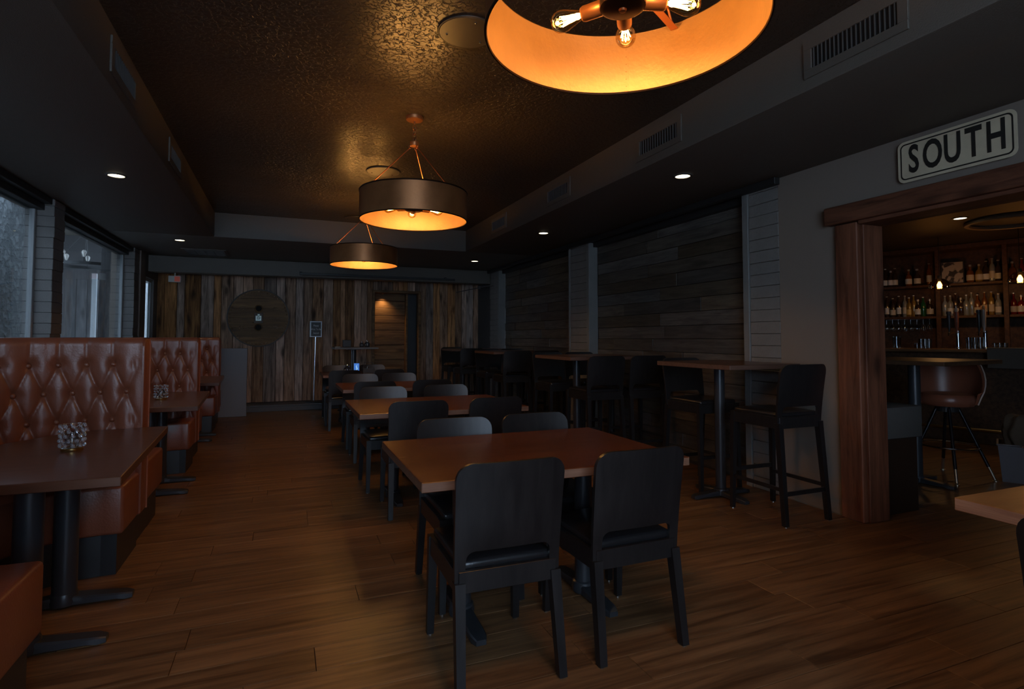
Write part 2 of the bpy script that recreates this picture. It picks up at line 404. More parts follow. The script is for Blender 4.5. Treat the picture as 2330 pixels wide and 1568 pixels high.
for y0, y1 in ((3.86, 3.93), (6.71, 6.78), (7.27, 7.31), (10.19, 10.25)): rbox('jamb_board', y0, y1, 0, 2.62, M_trimw, XR - .012, 4.0, .004)
def infill(y0, y1):
    rbox('infill_backing', y0, y1, 0, ZS, M_black, 4.03, 4.07)
    z = 0
    while z < 2.52:
        y = y0 + .004; h = .145
        while y < y1 - .02:
            L_ = random.uniform(.7, 1.7); e = min(y + L_, y1 - .004)
            if y1 - e < .25: e = y1 - .004
            q = B(); box(q, 0, .03, -(e - y) / 2 + .0015, (e - y) / 2 - .0015, .0015, h - .002, .003)
            bm_obj('plank', q, M_infill, wr, (3.995 + random.uniform(-.006, .008), (y + e) / 2, z)); y = e
        z += h
infill(3.93, 6.71); infill(7.31, 10.19)
rbox('head_board', 3.93, 10.19, 2.56, ZS, M_black, 3.93, 4.05)
b = B(); box(b, XR - .012, XR - .001, 2.99, 3.53, 0, .004); bm_obj('floor_seam', b, M_trimw, wr)
# cedar doorway to the bar
dr = root('door_1', 'wide doorway to the bar framed in red cedar', 'doorway')
q = B(); box(q, 3.835, 3.885, 2.81, 2.985, 0, 2.16, .006); bm_obj('casing', q, M_cedar, dr)
q = B(); box(q, 3.886, 4.09, 2.795, 2.84, 0, 2.16, .004); bm_obj('jamb', q, M_cedar, dr)
q = B(); box(q, 3.80, 3.90, .20, 3.05, 2.165, 2.30, .012, 2); bm_obj('header_beam', q, M_cedarY, dr)
q = B(); box(q, 3.835, 4.09, .35, 2.80, 2.14, 2.168, .004); bm_obj('soffit_board', q, M_cedarY, dr)
q = B(); box(q, 3.835, 4.09, .33, .36, 0, 2.16, .004); bm_obj('jamb', q, M_cedar, dr)
# ---- left wall: windows between painted piers
wl = root('wall_left', 'left wall of windows between painted block piers', 'wall')
def lbox(n, y0, y1, z0, z1, m, x0=-2.40, x1=-2.20, bev=0, par=None): q = B(); box(q, x0, x1, y0, y1, z0, z1, bev); return bm_obj(n, q, m, par or wl)
lbox('sill_wall', YF, 10.5, 0, .85, M_paint); lbox('wall_panel', YF, 2.2, .85, ZS, M_paint)
lbox('wall_panel', YF, 12, 2.6, ZS + .1, M_paint)
def lpier(y0, y1):
    lbox('pier_core', y0 + .01, y1 - .01, 0, ZS, M_black, -2.30, -2.09)
    z = 0; h = .104
    while z < ZS - .02:
        hh = min(h, ZS - .005 - z); q = B(); box(q, -2.31, -2.08, y0, y1, .0015, hh - .0015, .004)
        bm_obj('brick', q, M_brick, wl, (random.uniform(-.004, .004), random.uniform(-.003, .003), z)); z += h
lpier(6.70, 6.98); lpier(9.90, 10.20)
lbox('pier_core', 10.20, 10.55, 0, ZS, M_paint, -2.45, -2.06)
def window(n, y0, y1, lab, x=-2.235, z0=.85, z1=2.60, w=.05):
    r = root(n, lab, 'window')
    for a, c, d, e in ((y0, y1, z0, z0 + w), (y0, y1, z1 - w, z1), (y0, y0 + w, z0 + w, z1 - w), (y1 - w, y1, z0 + w, z1 - w)):
        lbox('frame', a, c, d, e, M_frame, x - .025, x + .02, .004, r)
    lbox('pane', y0 + w, y1 - w, z0 + w, z1 - w, M_glass, x, x + .006, 0, r)
window('window_1', 2.2, 6.69, 'large left window looking on a grey stucco wall')
window('window_2', 6.98, 9.90, 'second left window showing a patio and wheel chandelier')
window('window_3', 10.62, 11.2, 'narrow tall bright window at the far left corner', -2.12, 0.1, 2.3, .05)
lbox('head_panel', 10.5, 11.9, 2.3, ZS, M_soffit, -2.45, -2.06)
lbox('wall_panel', 11.2, 11.9, 0, ZS, M_brick, -2.13, -2.07)
# rear wall behind the camera, with the street window that lets the daylight in
wf = root('wall_front', 'front wall behind the camera with a street window', 'wall')
for x0, x1, z0, z1 in ((-2.45, -2.1, 0, ZT + .1), (1.4, 12.0, 0, ZT + .1), (-2.1, 1.4, 0, .8), (-2.1, 1.4, 2.9, ZT + .1)):
    q = B(); box(q, x0, x1, YF - .1, YF, z0, z1); bm_obj('wall_panel', q, M_paint, wf)

# ---- outside the windows
q = B(); box(q, -14, -2.46, -8, 18, -.3, -.05); struct(bm_obj('ground', q, mat('concrete', (.55, .55, .52), .9)), 'outdoor concrete ground beyond the windows', 'ground')
q = B(); box(q, -3.55, -3.45, 1.5, 10.6, -.05, 3.4); struct(bm_obj('wall_outside', q, M_stucco), 'rough grey stucco wall seen through the near left window', 'wall')
q = B(); box(q, -8, -2.42, 9.4, 12.6, 3.35, 3.45); box(q, -8, -2.95, 12.6, 14.2, 3.35, 3.45); struct(bm_obj('patio_ceiling', q, M_soffit), 'patio roof seen at the top of the second left window', 'ceiling')
q = B(); box(q, -3.2, -1.9, 15.0, 15.1, -.05, 3.2); struct(bm_obj('wall_outside', q, mat('bright_view_wall', (.75, .76, .76), .9)), 'added pale outdoor wall that makes the narrow far window look bright', 'wall')  # pale wall added outdoors to give the far window a bright view
pt = thing('board_screen', 'tall weathered grey board screen standing right in the second left window', 'screen', (0, 0, 0))
for i in range(3):
    q = B(); box(q, -.08, .08, 0, .03, 0, 3.35, .004); bm_obj('board', q, M_patio, pt, (-2.37 - i * .165, 11.0, 0))
pt = thing('board_wall', 'distant weathered board wall behind the chandelier, left of the post', 'wall', (0, 0, 0))
for i in range(3):
    q = B(); box(q, -.085, .085, 0, .03, 0, 2.45, .004); bm_obj('board', q, M_patio, pt, (-3.45 - i * .175, 13.2, 0))
q = B(); box(q, -8, -2.95, 13.6, 13.7, 0, 3.35); struct(bm_obj('wall_patio', q, mat('dark_patio_wall', (.07, .065, .065), .8)), 'dark patio wall behind the boards and chandelier', 'wall')
q = B(); box(q, -.035, .035, -.035, .035, 0, 2.49, .004); tag(bm_obj('patio_post', q, M_frame, None, (-3.22, 12.4, 0)), 'slim grey post outside between board wall and screen', 'post')

# ================================================================ CEILING FITTINGS
def wall_vent(y, side, w, lab, slats, z=2.835, h=.20):
    """side +1: on the right bulkhead facing the tray, -1: on the left one"""
    t = thing('air_vent', lab, 'vent', (2.64 if side > 0 else -.88, y, z), 0 if side > 0 else R(180), 'vents along the bulkheads')
    q = B(); w2 = w / 2
    for a in ((-w2, w2, h / 2 - .045, h / 2), (-w2, w2, -h / 2, -h / 2 + .045), (-w2, -w2 + .05, -h / 2 + .045, h / 2 - .045), (w2 - .05, w2, -h / 2 + .045, h / 2 - .045)): box(q, -.012, 0, *a, .002)
    bm_obj('frame', q, M_soffit, t)
    q = B(); box(q, -.003, -.001, -w2 + .05, w2 - .05, -h / 2 + .045, h / 2 - .045); bm_obj('backing', q, M_ventin, t)
    n = slats; sm = None
    for i in range(n):
        yy = -w2 + .05 + (w - .1) * (i + .5) / n
        if sm is None:
            q = B(); box(q, -.010, -.003, -.0022, .0022, -h / 2 + .045, h / 2 - .045); o = bm_obj('slat', q, M_vent, t); sm = o.data
        else: o = link_mesh('slat', sm, t)
        o.location = (0, yy, 0)
wall_vent(1.93, 1, .56, 'nearest ceiling vent, above the doorway in the right bulkhead', 19)
wall_vent(3.52, 1, .56, 'second vent along the right bulkhead, above the near downlight', 15)
wall_vent(5.22, 1, .56, 'third vent along the right bulkhead, counting from the doorway', 15)
wall_vent(6.96, 1, .56, 'farthest vent along the right bulkhead', 15)
wall_vent(3.80, -1, .56, 'nearer vent on the left bulkhead in shadow', 15)
wall_vent(5.45, -1, .56, 'farther vent on the left bulkhead in shadow', 15)
t = thing('ceiling_grille', 'flat dark grille in the soffit before the dropped beam', 'vent', (-1.15, 10.0, ZS))
q = B(); box(q, -.31, .31, -.31, .31, -.012, 0, .003); bm_obj('frame', q, M_soffit, t)
q = B()
for i in range(9): box(q, -.27, .27, -.27 + i * .064, -.25 + i * .064, -.018, -.0125)
for i in range(5): box(q, -.27 + i * .13, -.262 + i * .13, -.27, .262, -.020, -.0185)
bm_obj('louvre', q, M_vent, t)
for y, r, lab in ((2.89, .16, 'nearer round cover plate on the tray ceiling'), (5.69, .165, 'round cover plate glowing beside the middle drum lamp'), (8.1, .15, 'farthest round cover plate on the tray ceiling')):
    t = thing('cover_plate', lab, 'ceiling plate', (.91, y, ZT))
    q = B(); lathe(q, [(0, -.012), (r * .96, -.012), (r, -.004), (r, 0), (0, 0)], 36); bm_obj('plate', q, mat('cover_plate_paint', (.060, .046, .034), .4), t, smooth=True)
    q = B(); torus(q, (0, 0, -.006), r, .005, 36, 6); bm_obj('rim', q, M_black, t, smooth=True)
    for k in range(3):
        q = B(); a = k * 2.1 + .6; lathe(q, [(0, -.018), (.006, -.016), (.006, -.012)], 8, (r * .72 * math.cos(a), r * .72 * math.sin(a))); bm_obj('screw', q, M_glide, t)

def downlight(x, y, lab, power=SPOT_W, z=ZS, gr='recessed downlights'):
    t = thing('downlight', lab, 'downlight', (x, y, z), 0, gr)
    q = B(); lathe(q, [(.060, -.001), (.060, -.008), (.078, -.006), (.082, 0), (.078, 0)], 28); bm_obj('trim_ring', q, M_vent, t, smooth=True)
    q = B(); lathe(q, [(0, -.003), (.060, -.003)], 28); bm_obj('lens', q, M_down, t)
    l = bpy.data.lights.new('downlight_lamp', 'SPOT'); l.energy = power; l.color = (1, .74, .42); l.spot_size = R(95); l.spot_blend = .9; l.shadow_soft_size = .05
    o = bpy.data.objects.new('downlight_lamp', l); COL.objects.link(o); o.parent = t; o.location = (0, 0, -.03)
downlight(-1.31, 5.53, 'recessed downlight nearest on the left soffit')
downlight(-1.35, 8.90, 'recessed downlight farther down the left soffit')
downlight(3.07, 3.77, 'recessed downlight nearest on the right soffit')
downlight(3.09, 6.53, 'middle recessed downlight on the right soffit')
downlight(3.11, 9.41, 'farthest recessed downlight on the right soffit', 5)
downlight(7.07, 3.94, 'recessed downlight in the bar room ceiling', 6)
# warm light inside the niche
t = thing('niche_light', 'small warm spot light at the top of the boarded niche', 'light', (1.86, 11.56, 2.2))
q = B(); lathe(q, [(0, 0), (.02, 0), (.025, .02), (0, .02)], 12); bm_obj('lamp_body', q, M_bronze, t)
l = bpy.data.lights.new('niche_lamp', 'SPOT'); l.energy = 16; l.color = (1, .60, .25); l.spot_size = R(110); l.spot_blend = 1; l.shadow_soft_size = .02
o = bpy.data.objects.new('niche_lamp', l); COL.objects.link(o); o.parent = t; o.location = (0, 0, -.02)

def drum_lamp(y, lab, turn=0):
    t = thing('drum_pendant', lab, 'pendant lamp', (.90, y, 0), R(turn), 'drum pendants down the tray ceiling')
    z0, z1, r = 2.2, 2.41, .40
    q = B(); lathe(q, [(r, z0 + .004), (r, z1 - .004)], 96); 
    bm_obj('shade', q, M_bronze, t, smooth=True)
    q = B(); lathe(q, [(r - .004, z0), (r - .004, z1)], 96); bm_obj('lining', q, M_gold, t, smooth=True)
    q = B(); torus(q, (0, 0, z0), r - .001, .0045, 96, 6); torus(q, (0, 0, z1), r + .001, .0055, 96, 6); bm_obj('rim', q, mat('dark_bronze_rim', (.05, .03, .02), .4, .8), t, smooth=True)
    q = B(); box(q, r - .0055, r - .0045, -.009, .009, z0 + .004, z1 - .004)
    for k in range(7): lathe(q, [(0, 0)], 3) if 0 else box(q, r - .0075, r - .0055, -.0015, .0015, z0 + .02 + k * .027, z0 + .023 + k * .027)
    o = bm_obj('seam', q, M_gold, t); o.rotation_euler = (0, 0, R(55))
    # hub and strap arms
    q = B(); lathe(q, [(0, 2.274), (.055, 2.274), (.066, 2.280), (.066, 2.318), (.055, 2.325), (0, 2.325)], 32); bm_obj('hub', q, mat('dark_bronze_hub', (.06, .03, .02), .35, .8), t, smooth=True)
    q = B(); tube(q, [(0, 0, 2.32), (0, 0, 2.39)], .012, 12); bm_obj('hub_stem', q, M_bronze, t, smooth=True)
    q = B(); lathe(q, [(0, 2.266), (.010, 2.268), (.012, 2.274)], 16); bm_obj('hub_finial', q, M_bronze, t, smooth=True)
    for k in range(3):
        a = R(30 + k * 120); q = B(); box(q, 0, r - .006, -.013, .013, 2.388 + k * .001, 2.391 + k * .001, .001); o = bm_obj('strap_arm', q, M_copper, t); o.rotation_euler = (0, 0, a)
    for k in range(5):
        a = R(54 + k * 72)
        sk = B(); mt = Matrix.Rotation(R(91), 4, 'Y')
        lathe(sk, [(0, 0), (.021, 0), (.023, .004), (.023, .06), (.020, .066), (0, .066)], 20, mtx=mt)
        s = bm_obj('socket', sk, M_bronze, t, (0, 0, 2.300), (0, 0, 0), True)
        s.rotation_euler = (0, 0, a); s.location = (.062 * math.cos(a), .062 * math.sin(a), 2.300)
        g = B(); lathe(g, [(.012, .062), (.014, .072), (.022, .095), (.031, .122), (.033, .138), (.030, .152), (.020, .165), (.008, .170), (0, .171)], 20, mtx=mt)
        gb = bm_obj('bulb', g, M_bulbglass, s, smooth=True)
        fi = B()
        for m_ in range(8):
            aa = m_ * math.pi / 4; tube(fi, [mt @ Vector((.0045 * math.cos(aa), .0045 * math.sin(aa), .078)), mt @ Vector((.015 * math.cos(aa), .015 * math.sin(aa), .138))], .0016, 4)
        bm_obj('filament', fi, M_fil, s)
        l = bpy.data.lights.new('bulb_lamp', 'POINT'); l.energy = BULB_W; l.color = (1, .56, .23); l.shadow_soft_size = .016
        lo = bpy.data.objects.new('bulb_lamp', l); COL.objects.link(lo); lo.parent = s; lo.location = mt @ Vector((0, 0, .112))
    # rods, yoke, chain, canopy
    for k in range(3):
        a = R(30 + k * 120); q = B(); tube(q, [(.035 * math.cos(a), .035 * math.sin(a), 2.755), (r * .95 * math.cos(a), r * .95 * math.sin(a), 2.392)], .0042, 8); bm_obj('rod', q, M_copper, t, smooth=True)
        q = B(); torus(q, (.032 * math.cos(a), .032 * math.sin(a), 2.762), .010, .0022, 14, 6, 'Y'); bm_obj('rod_ring', q, M_copper, t, smooth=True)
    q = B(); lathe(q, [(0, 2.772), (.030, 2.772), (.034, 2.778), (.034, 2.802), (.028, 2.808), (0, 2.808)], 24); bm_obj('yoke', q, M_bronze, t, smooth=True)
    for k in range(4):
        q = B(); torus(q, (0, 0, 2.822 + k * .030), .017, .003, 18, 6, 'Y' if k % 2 else 'X'); bm_obj('chain_link', q, M_bronze, t, smooth=True)
    q = B(); lathe(q, [(0, 2.945), (.006, 2.945), (.007, 2.965), (.060, 2.972), (.066, 2.980), (.066, 3.0), (0, 3.0)], 32); bm_obj('canopy', q, M_bronze, t, smooth=True)
drum_lamp(1.36, 'large copper drum pendant nearest, cut by the top of the picture')
drum_lamp(4.19, 'copper drum pendant in the middle, hanging below a bright ceiling patch', 28)
drum_lamp(7.02, 'smallest copper drum pendant, farthest along the room', 30)

# ================================================================ CHAIRS
def seat_back(bm, zs, zt, w0=.43, w1=.445, th=.018, slot=.055):
    """plywood back with rounded top corners and a slot above the seat; local y=-.20 at seat, leaning back"""
    zb = zs - .055; pts = []; r = .065
    hw = lambda z: (w0 + (w1 - w0) * (z - zb) / (zt - zb)) / 2
    st = .042; zl = zs + slot
    out = [(-hw(zb), zb)]
    out += [(-hw(zt) , zt - r)] + [(-hw(zt) + r - r * math.cos(a), zt - r + r * math.sin(a)) for a in [R(15 * k) for k in range(1, 6)]] + [(-hw(zt) + r, zt)]
    out += [(hw(zt) - r, zt)] + [(hw(zt) - r + r * math.sin(a), zt - r + r * math.cos(a)) for a in [R(15 * k) for k in range(1, 6)]] + [(hw(zt), zt - r)]
    out += [(hw(zb), zb), (hw(zb) - st, zb), (hw(zb) - st, zl - .03)]
    out += [(hw(zb) - st - .035 + .035 * math.cos(R(a)), zl - .03 + .035 * math.sin(R(a))) for a in (25, 45, 65, 90)]
    out += [(-hw(zb) + st + .035 - .035 * math.cos(R(a)), zl - .03 + .035 * math.sin(R(a))) for a in (90, 65, 45, 25)]
    out += [(-hw(zb) + st, zl - .03), (-hw(zb) + st, zb)]
    b = bmesh.new(); f = b.faces.new([b.verts.new((x, 0, z)) for x, z in out])
    rr = bmesh.ops.extrude_face_region(b, geom=[f]); bmesh.ops.translate(b, vec=(0, th, 0), verts=[v for v in rr['geom'] if isinstance(v, bmesh.types.BMVert)])
    bmesh.ops.triangulate(b, faces=b.faces[:])
    for i in range(-6, 7):
        bmesh.ops.bisect_plane(b, geom=b.verts[:] + b.edges[:] + b.faces[:], plane_co=(i * .033, 0, 0), plane_no=(1, 0, 0))
    for i in range(1, 8):
        bmesh.ops.bisect_plane(b, geom=b.verts[:] + b.edges[:] + b.faces[:], plane_co=(0, 0, zb + (zt - zb) * i / 8), plane_no=(0, 0, 1))
    for v in b.verts:
        k = max(0.0, (v.co.z - zb) / (zt - zb))
        v.co.y += -.215 - .055 * k ** 1.4 - .024 * (1 - (v.co.x / .22) ** 2) * min(1, max(0, (v.co.z - zs) / .12))
    merge(bm, b)
def taper_leg(bm, a, c, s0, s1):
    """square leg from a (top) to c (bottom)"""
    a, c = Vector(a), Vector(c)
    t = [bm.verts.new(a + Vector((sx * s0[0], sy * s0[1], 0))) for sx, sy in ((-1, -1), (1, -1), (1, 1), (-1, 1))]
    u = [bm.verts.new(c + Vector((sx * s1[0], sy * s1[1], 0))) for sx, sy in ((-1, -1), (1, -1), (1, 1), (-1, 1))]
    for k in range(4): bm.faces.new((t[k], t[(k + 1) % 4], u[(k + 1) % 4], u[k]))
    bm.faces.new(t); bm.faces.new(u[::-1])
def make_chair(name, cat, zs, zt, rails):
    t = thing(name, 'chair', cat)
    q = B(); box(q, -.195, .195, -.20, .225, zs - .045, zs - .005, .016, 3)
    for v in q.verts:
        if v.co.z > zs - .02: v.co.z += .016 * max(0, 1 - (v.co.x / .20) ** 2) * max(0, 1 - ((v.co.y - .01) / .22) ** 2)
    bmesh.ops.subdivide_edges(q, edges=[e for e in q.edges if e.calc_length() > .2], cuts=5, use_grid_fill=True)
    for v in q.verts:
        if v.co.z > zs - .022 : v.co.z = max(v.co.z, zs - .008) if 0 else v.co.z + .018 * max(0, 1 - (v.co.x / .20) ** 2) * max(0, 1 - ((v.co.y - .01) / .22) ** 2)
    bm_obj('seat', q, M_vinyl, t, smooth=True)
    za, zb = zs - .115, zs - .034
    q = B(); box(q, -.20, .20, .205, .228, za, zb, .002); bm_obj('apron', q, M_chair, t)
    q = B(); box(q, -.20, .20, -.222, -.200, za, zb, .002); bm_obj('apron', q, M_chair, t)
    for s in (-1, 1): q = B(); box(q, s * .202 - .010, s * .202 + .010, -.20, .206, za, zb, .002); bm_obj('apron', q, M_chair, t)
    q = B(); seat_back(q, zs - .02, zt); o = bm_obj('backrest', q, M_chair, t, smooth=True)
    bv = o.modifiers.new('edge', 'BEVEL'); bv.width = .0045; bv.segments = 2; bv.limit_method = 'ANGLE'; bv.angle_limit = R(50)
    tall = zs > .6
    for s in (-1, 1):
        q = B(); taper_leg(q, (s * .196, .218, zb), (s * (.208 if tall else .204), .236, .006), (.021, .019), (.015, .014)); lg = bm_obj('leg', q, M_chair, t)
        q = B(); lathe(q, [(0, 0), (.012, 0), (.012, .006), (0, .006)], 10, (s * (.208 if tall else .204), .236)); bm_obj('glide', q, M_glide, lg)
        q = B(); taper_leg(q, (s * .196, -.208, zs - .075), (s * (.208 if tall else .205), -.262, .006), (.0205, .022), (.0165, .018)); lg = bm_obj('leg', q, M_chair, t)
        q = B(); lathe(q, [(0, 0), (.012, 0), (.012, .006), (0, .006)], 10, (s * (.208 if tall else .205), -.262)); bm_obj('glide', q, M_glide, lg)
    if rails:
        q = B(); box(q, -.20, .20, .218, .236, .285, .315, .002); bm_obj('footrest', q, M_chair, t)
        q = B(); box(q, -.20, .20, -.256, -.240, .205, .235, .002); bm_obj('stretcher', q, M_chair, t)
        for s in (-1, 1):
            q = B(); box(q, s * .203 - .007, s * .203 + .007, -.242, .222, .235, .262, .002); bm_obj('stretcher', q, M_chair, t)
    return t
chair0 = make_chair('dining_chair', 'chair', .475, .853, False)
stool0 = make_chair('bar_stool', 'bar stool', .785, 1.128, True)
G1 = 'black dining chairs round the low tables'
used = [False, False]
def put(proto, k, x, y, rz, lab, g):
    if not used[k]:
        kids(proto); [kids(c) for c in kids(proto)]
        used[k] = True; proto.location = (x, y, 0); proto.rotation_euler = (0, 0, rz); proto['label'] = lab; proto['group'] = g; return proto
    return dup(proto, (x, y, 0), rz, lab, g)
PI = math.pi
put(chair0, 0, .825, 2.275, R(-1), 'black dining chair nearest the camera, its back cutting across the front table', G1)
put(chair0, 0, 1.405, 2.275, R(1), 'black dining chair right of the nearest one, back to the camera', G1)
put(chair0, 0, .925, 2.90, PI, 'left black dining chair behind the front table, faint blue light on its back', G1)
put(chair0, 0, 1.45, 2.92, PI + R(2), 'right black dining chair behind the front table, facing the camera', G1)
rows = (('second', ((.95, 4.40, -2), (1.55, 4.43, 3)), ((.885, 5.16), (1.50, 5.18))),
        ('third', ((.92, 6.40, 0), (1.54, 6.42, 2)), ((.92, 7.17), (1.42, 7.19))),
        ('fourth', ((.815, 8.62, 2), (1.46, 8.66, 0)), ((.83, 9.62), (1.42, 9.66))))
for nm, near, far in rows:
    for k, (x, y, a) in enumerate(near): put(chair0, 0, x, y, R(a), f'{("left", "right")[k]} black dining chair on the near side of the {nm} table from the front', G1)
    for k, (x, y) in enumerate(far): put(chair0, 0, x, y, PI, f'{("left", "right")[k]} black dining chair on the far side of the {nm} table from the front', G1)
put(chair0, 0, 2.11, .70, R(-90), 'black dining chair at the right edge of the picture by the golden oak table', G1)

# ================================================================ TABLES
def t_base(par, x, y, ztop, horiz, half=.29, r=.045):
    """cast iron base: column, hub and two flat feet along one axis ('X' or 'Y') or four feet ('+')"""
    q = B(); lathe(q, [(r, .05), (r, ztop - .01)], 24, (x, y)); bm_obj('column', q, M_iron, par, smooth=True)
    q = B(); box(q, x - .12, x + .12, y - .12, y + .12, ztop - .012, ztop - .001, .002); bm_obj('mounting_plate', q, M_iron, par)
    q = B(); lathe(q, [(0, .012), (.058, .012), (.062, .03), (.056, .062), (r + .002, .068)], 24, (x, y)); bm_obj('base_hub', q, M_iron, par, smooth=True)
    angs = {'X': (0, 180), 'Y': (90, 270), '+': (0, 90, 180, 270)}[horiz]
    for a in angs:
        q = B(); n = 8
        sec = []
        for i in range(n + 1):
            d = .03 + (half - .03) * i / n; hh = .055 - .022 * (i / n) ** .8; zb = .012 if i < n - 1 else .004; wd = .040 - .003 * i / n
            if i == n: wd *= .6; hh -= .006
            if i == n - 1: wd *= .93
            sec.append([q.verts.new((d, s * wd, z)) for s, z in ((-1, zb), (1, zb), (1, hh * .82), (.82, hh), (-.82, hh), (-1, hh * .82))])
        for A_, B_ in zip(sec, sec[1:]):
            for k in range(6): q.faces.new((A_[k], A_[(k + 1) % 6], B_[(k + 1) % 6], B_[k]))
        q.faces.new(sec[0]); q.faces.new(sec[-1][::-1])
        lathe(q, [(0, 0), (.012, 0), (.012, .012), (0, .012)], 8, (half - .03, 0))
        bm_obj('foot', q, M_iron, par, (x, y, 0), (0, 0, R(a)), True)
def top_obj(par, poly, z0, z1, m=None, me=None):
    q = B(); prism(q, poly, z0, z1, .003, 1, top=True)
    return bm_obj('tabletop', q, [m or M_table, me or M_tedge], par)
def rect(x0, x1, y0, y1): return [(x0, y0), (x1, y0), (x1, y1), (x0, y1)]
for x0, x1, y0, y1, lab, rz in ((.50, 1.77, 2.15, 3.09, 'long brown wooden table nearest the camera', 0), (.52, 1.86, 4.22, 5.24, 'second brown wooden table from the front in the middle row', 0),
                            (.60, 1.87, 6.27, 7.22, 'third brown wooden table from the front in the middle row', 0), (.55, 1.85, 8.72, 9.66, 'farthest low wooden table, with a blue menu display on it', 0)):
    t = thing('dining_table', lab, 'table', ((x0 + x1) / 2, (y0 + y1) / 2, 0), rz, 'low wooden tables down the middle')
    hx, hy = (x1 - x0) / 2, (y1 - y0) / 2
    top_obj(t, rect(-hx, hx, -hy, hy), .722, .762)
    for s in (-1, 1): t_base(t, s * .33, 0, .722, 'Y')
# golden table at the right edge
t = thing('oak_table', 'golden oak table cut off by the right edge of the picture', 'table', (2.72, .72, 0))
top_obj(t, rect(-.53, .53, -.55, .55), .715, .76, M_otable, M_oedge); t_base(t, 0, 0, .715, '+')
# high tables by the right wall, with their stools
G2 = 'black bar stools at the high tables'
def high_table(x0, x1, y0, y1, lab, cols, rz=0):
    t = thing('high_table', lab, 'high table', ((x0 + x1) / 2, (y0 + y1) / 2, 0), rz, 'high tables by the boarded wall')
    hx, hy = (x1 - x0) / 2, (y1 - y0) / 2
    top_obj(t, rect(-hx, hx, -hy, hy), 1.072, 1.11, wood('dark_high_top', (.045, .020, .012), (.10, .045, .028), 0, rough=.28, stretch=11, scale=2, bump=.03), wood('high_top_edge', (.10, .055, .038), (.16, .09, .065), 0, rough=.45, stretch=16, scale=3))
    for c in cols: t_base(t, c - (x0 + x1) / 2, 0, 1.072, '+', .29, .042)
high_table(3.11, 3.83, 3.31, 4.20, 'nearest high table, left of the cedar doorway', (3.41,))
high_table(2.84, 3.85, 5.33, 6.25, 'second high table from the cedar doorway', (3.16, 3.62))
high_table(2.86, 3.80, 7.75, 8.65, 'third high table from the cedar doorway', (3.19, 3.6))
high_table(2.80, 3.80, 9.75, 10.45, 'farthest high table, in the far right corner', (3.11, 3.5))
put(stool0, 1, 3.465, 3.225, 0, 'bar stool nearest the cedar doorway, back to the camera', G2)
put(stool0, 1, 3.485, 4.075, PI, 'bar stool behind the nearest high table, facing the camera', G2)
for x, y, a, lab in ((3.11, 5.30, 0, 'left bar stool on the near side of the second high table'), (3.63, 5.29, -2, 'right bar stool on the near side of the second high table'),
                     (3.17, 6.31, 180, 'left bar stool on the far side of the second high table'), (3.63, 6.33, 180, 'right bar stool on the far side of the second high table'),
                     (3.14, 7.76, 0, 'left bar stool on the near side of the third high table'), (3.60, 7.78, 0, 'right bar stool on the near side of the third high table'),
                     (3.20, 8.72, 180, 'left bar stool on the far side of the third high table'), (3.65, 8.74, 180, 'right bar stool on the far side of the third high table'),
                     (3.13, 9.84, 0, 'bar stool on the near side of the farthest high table'), (3.10, 10.55, 180, 'bar stool on the far side of the farthest high table')):
    put(stool0, 1, x, y, R(a), lab, G2)

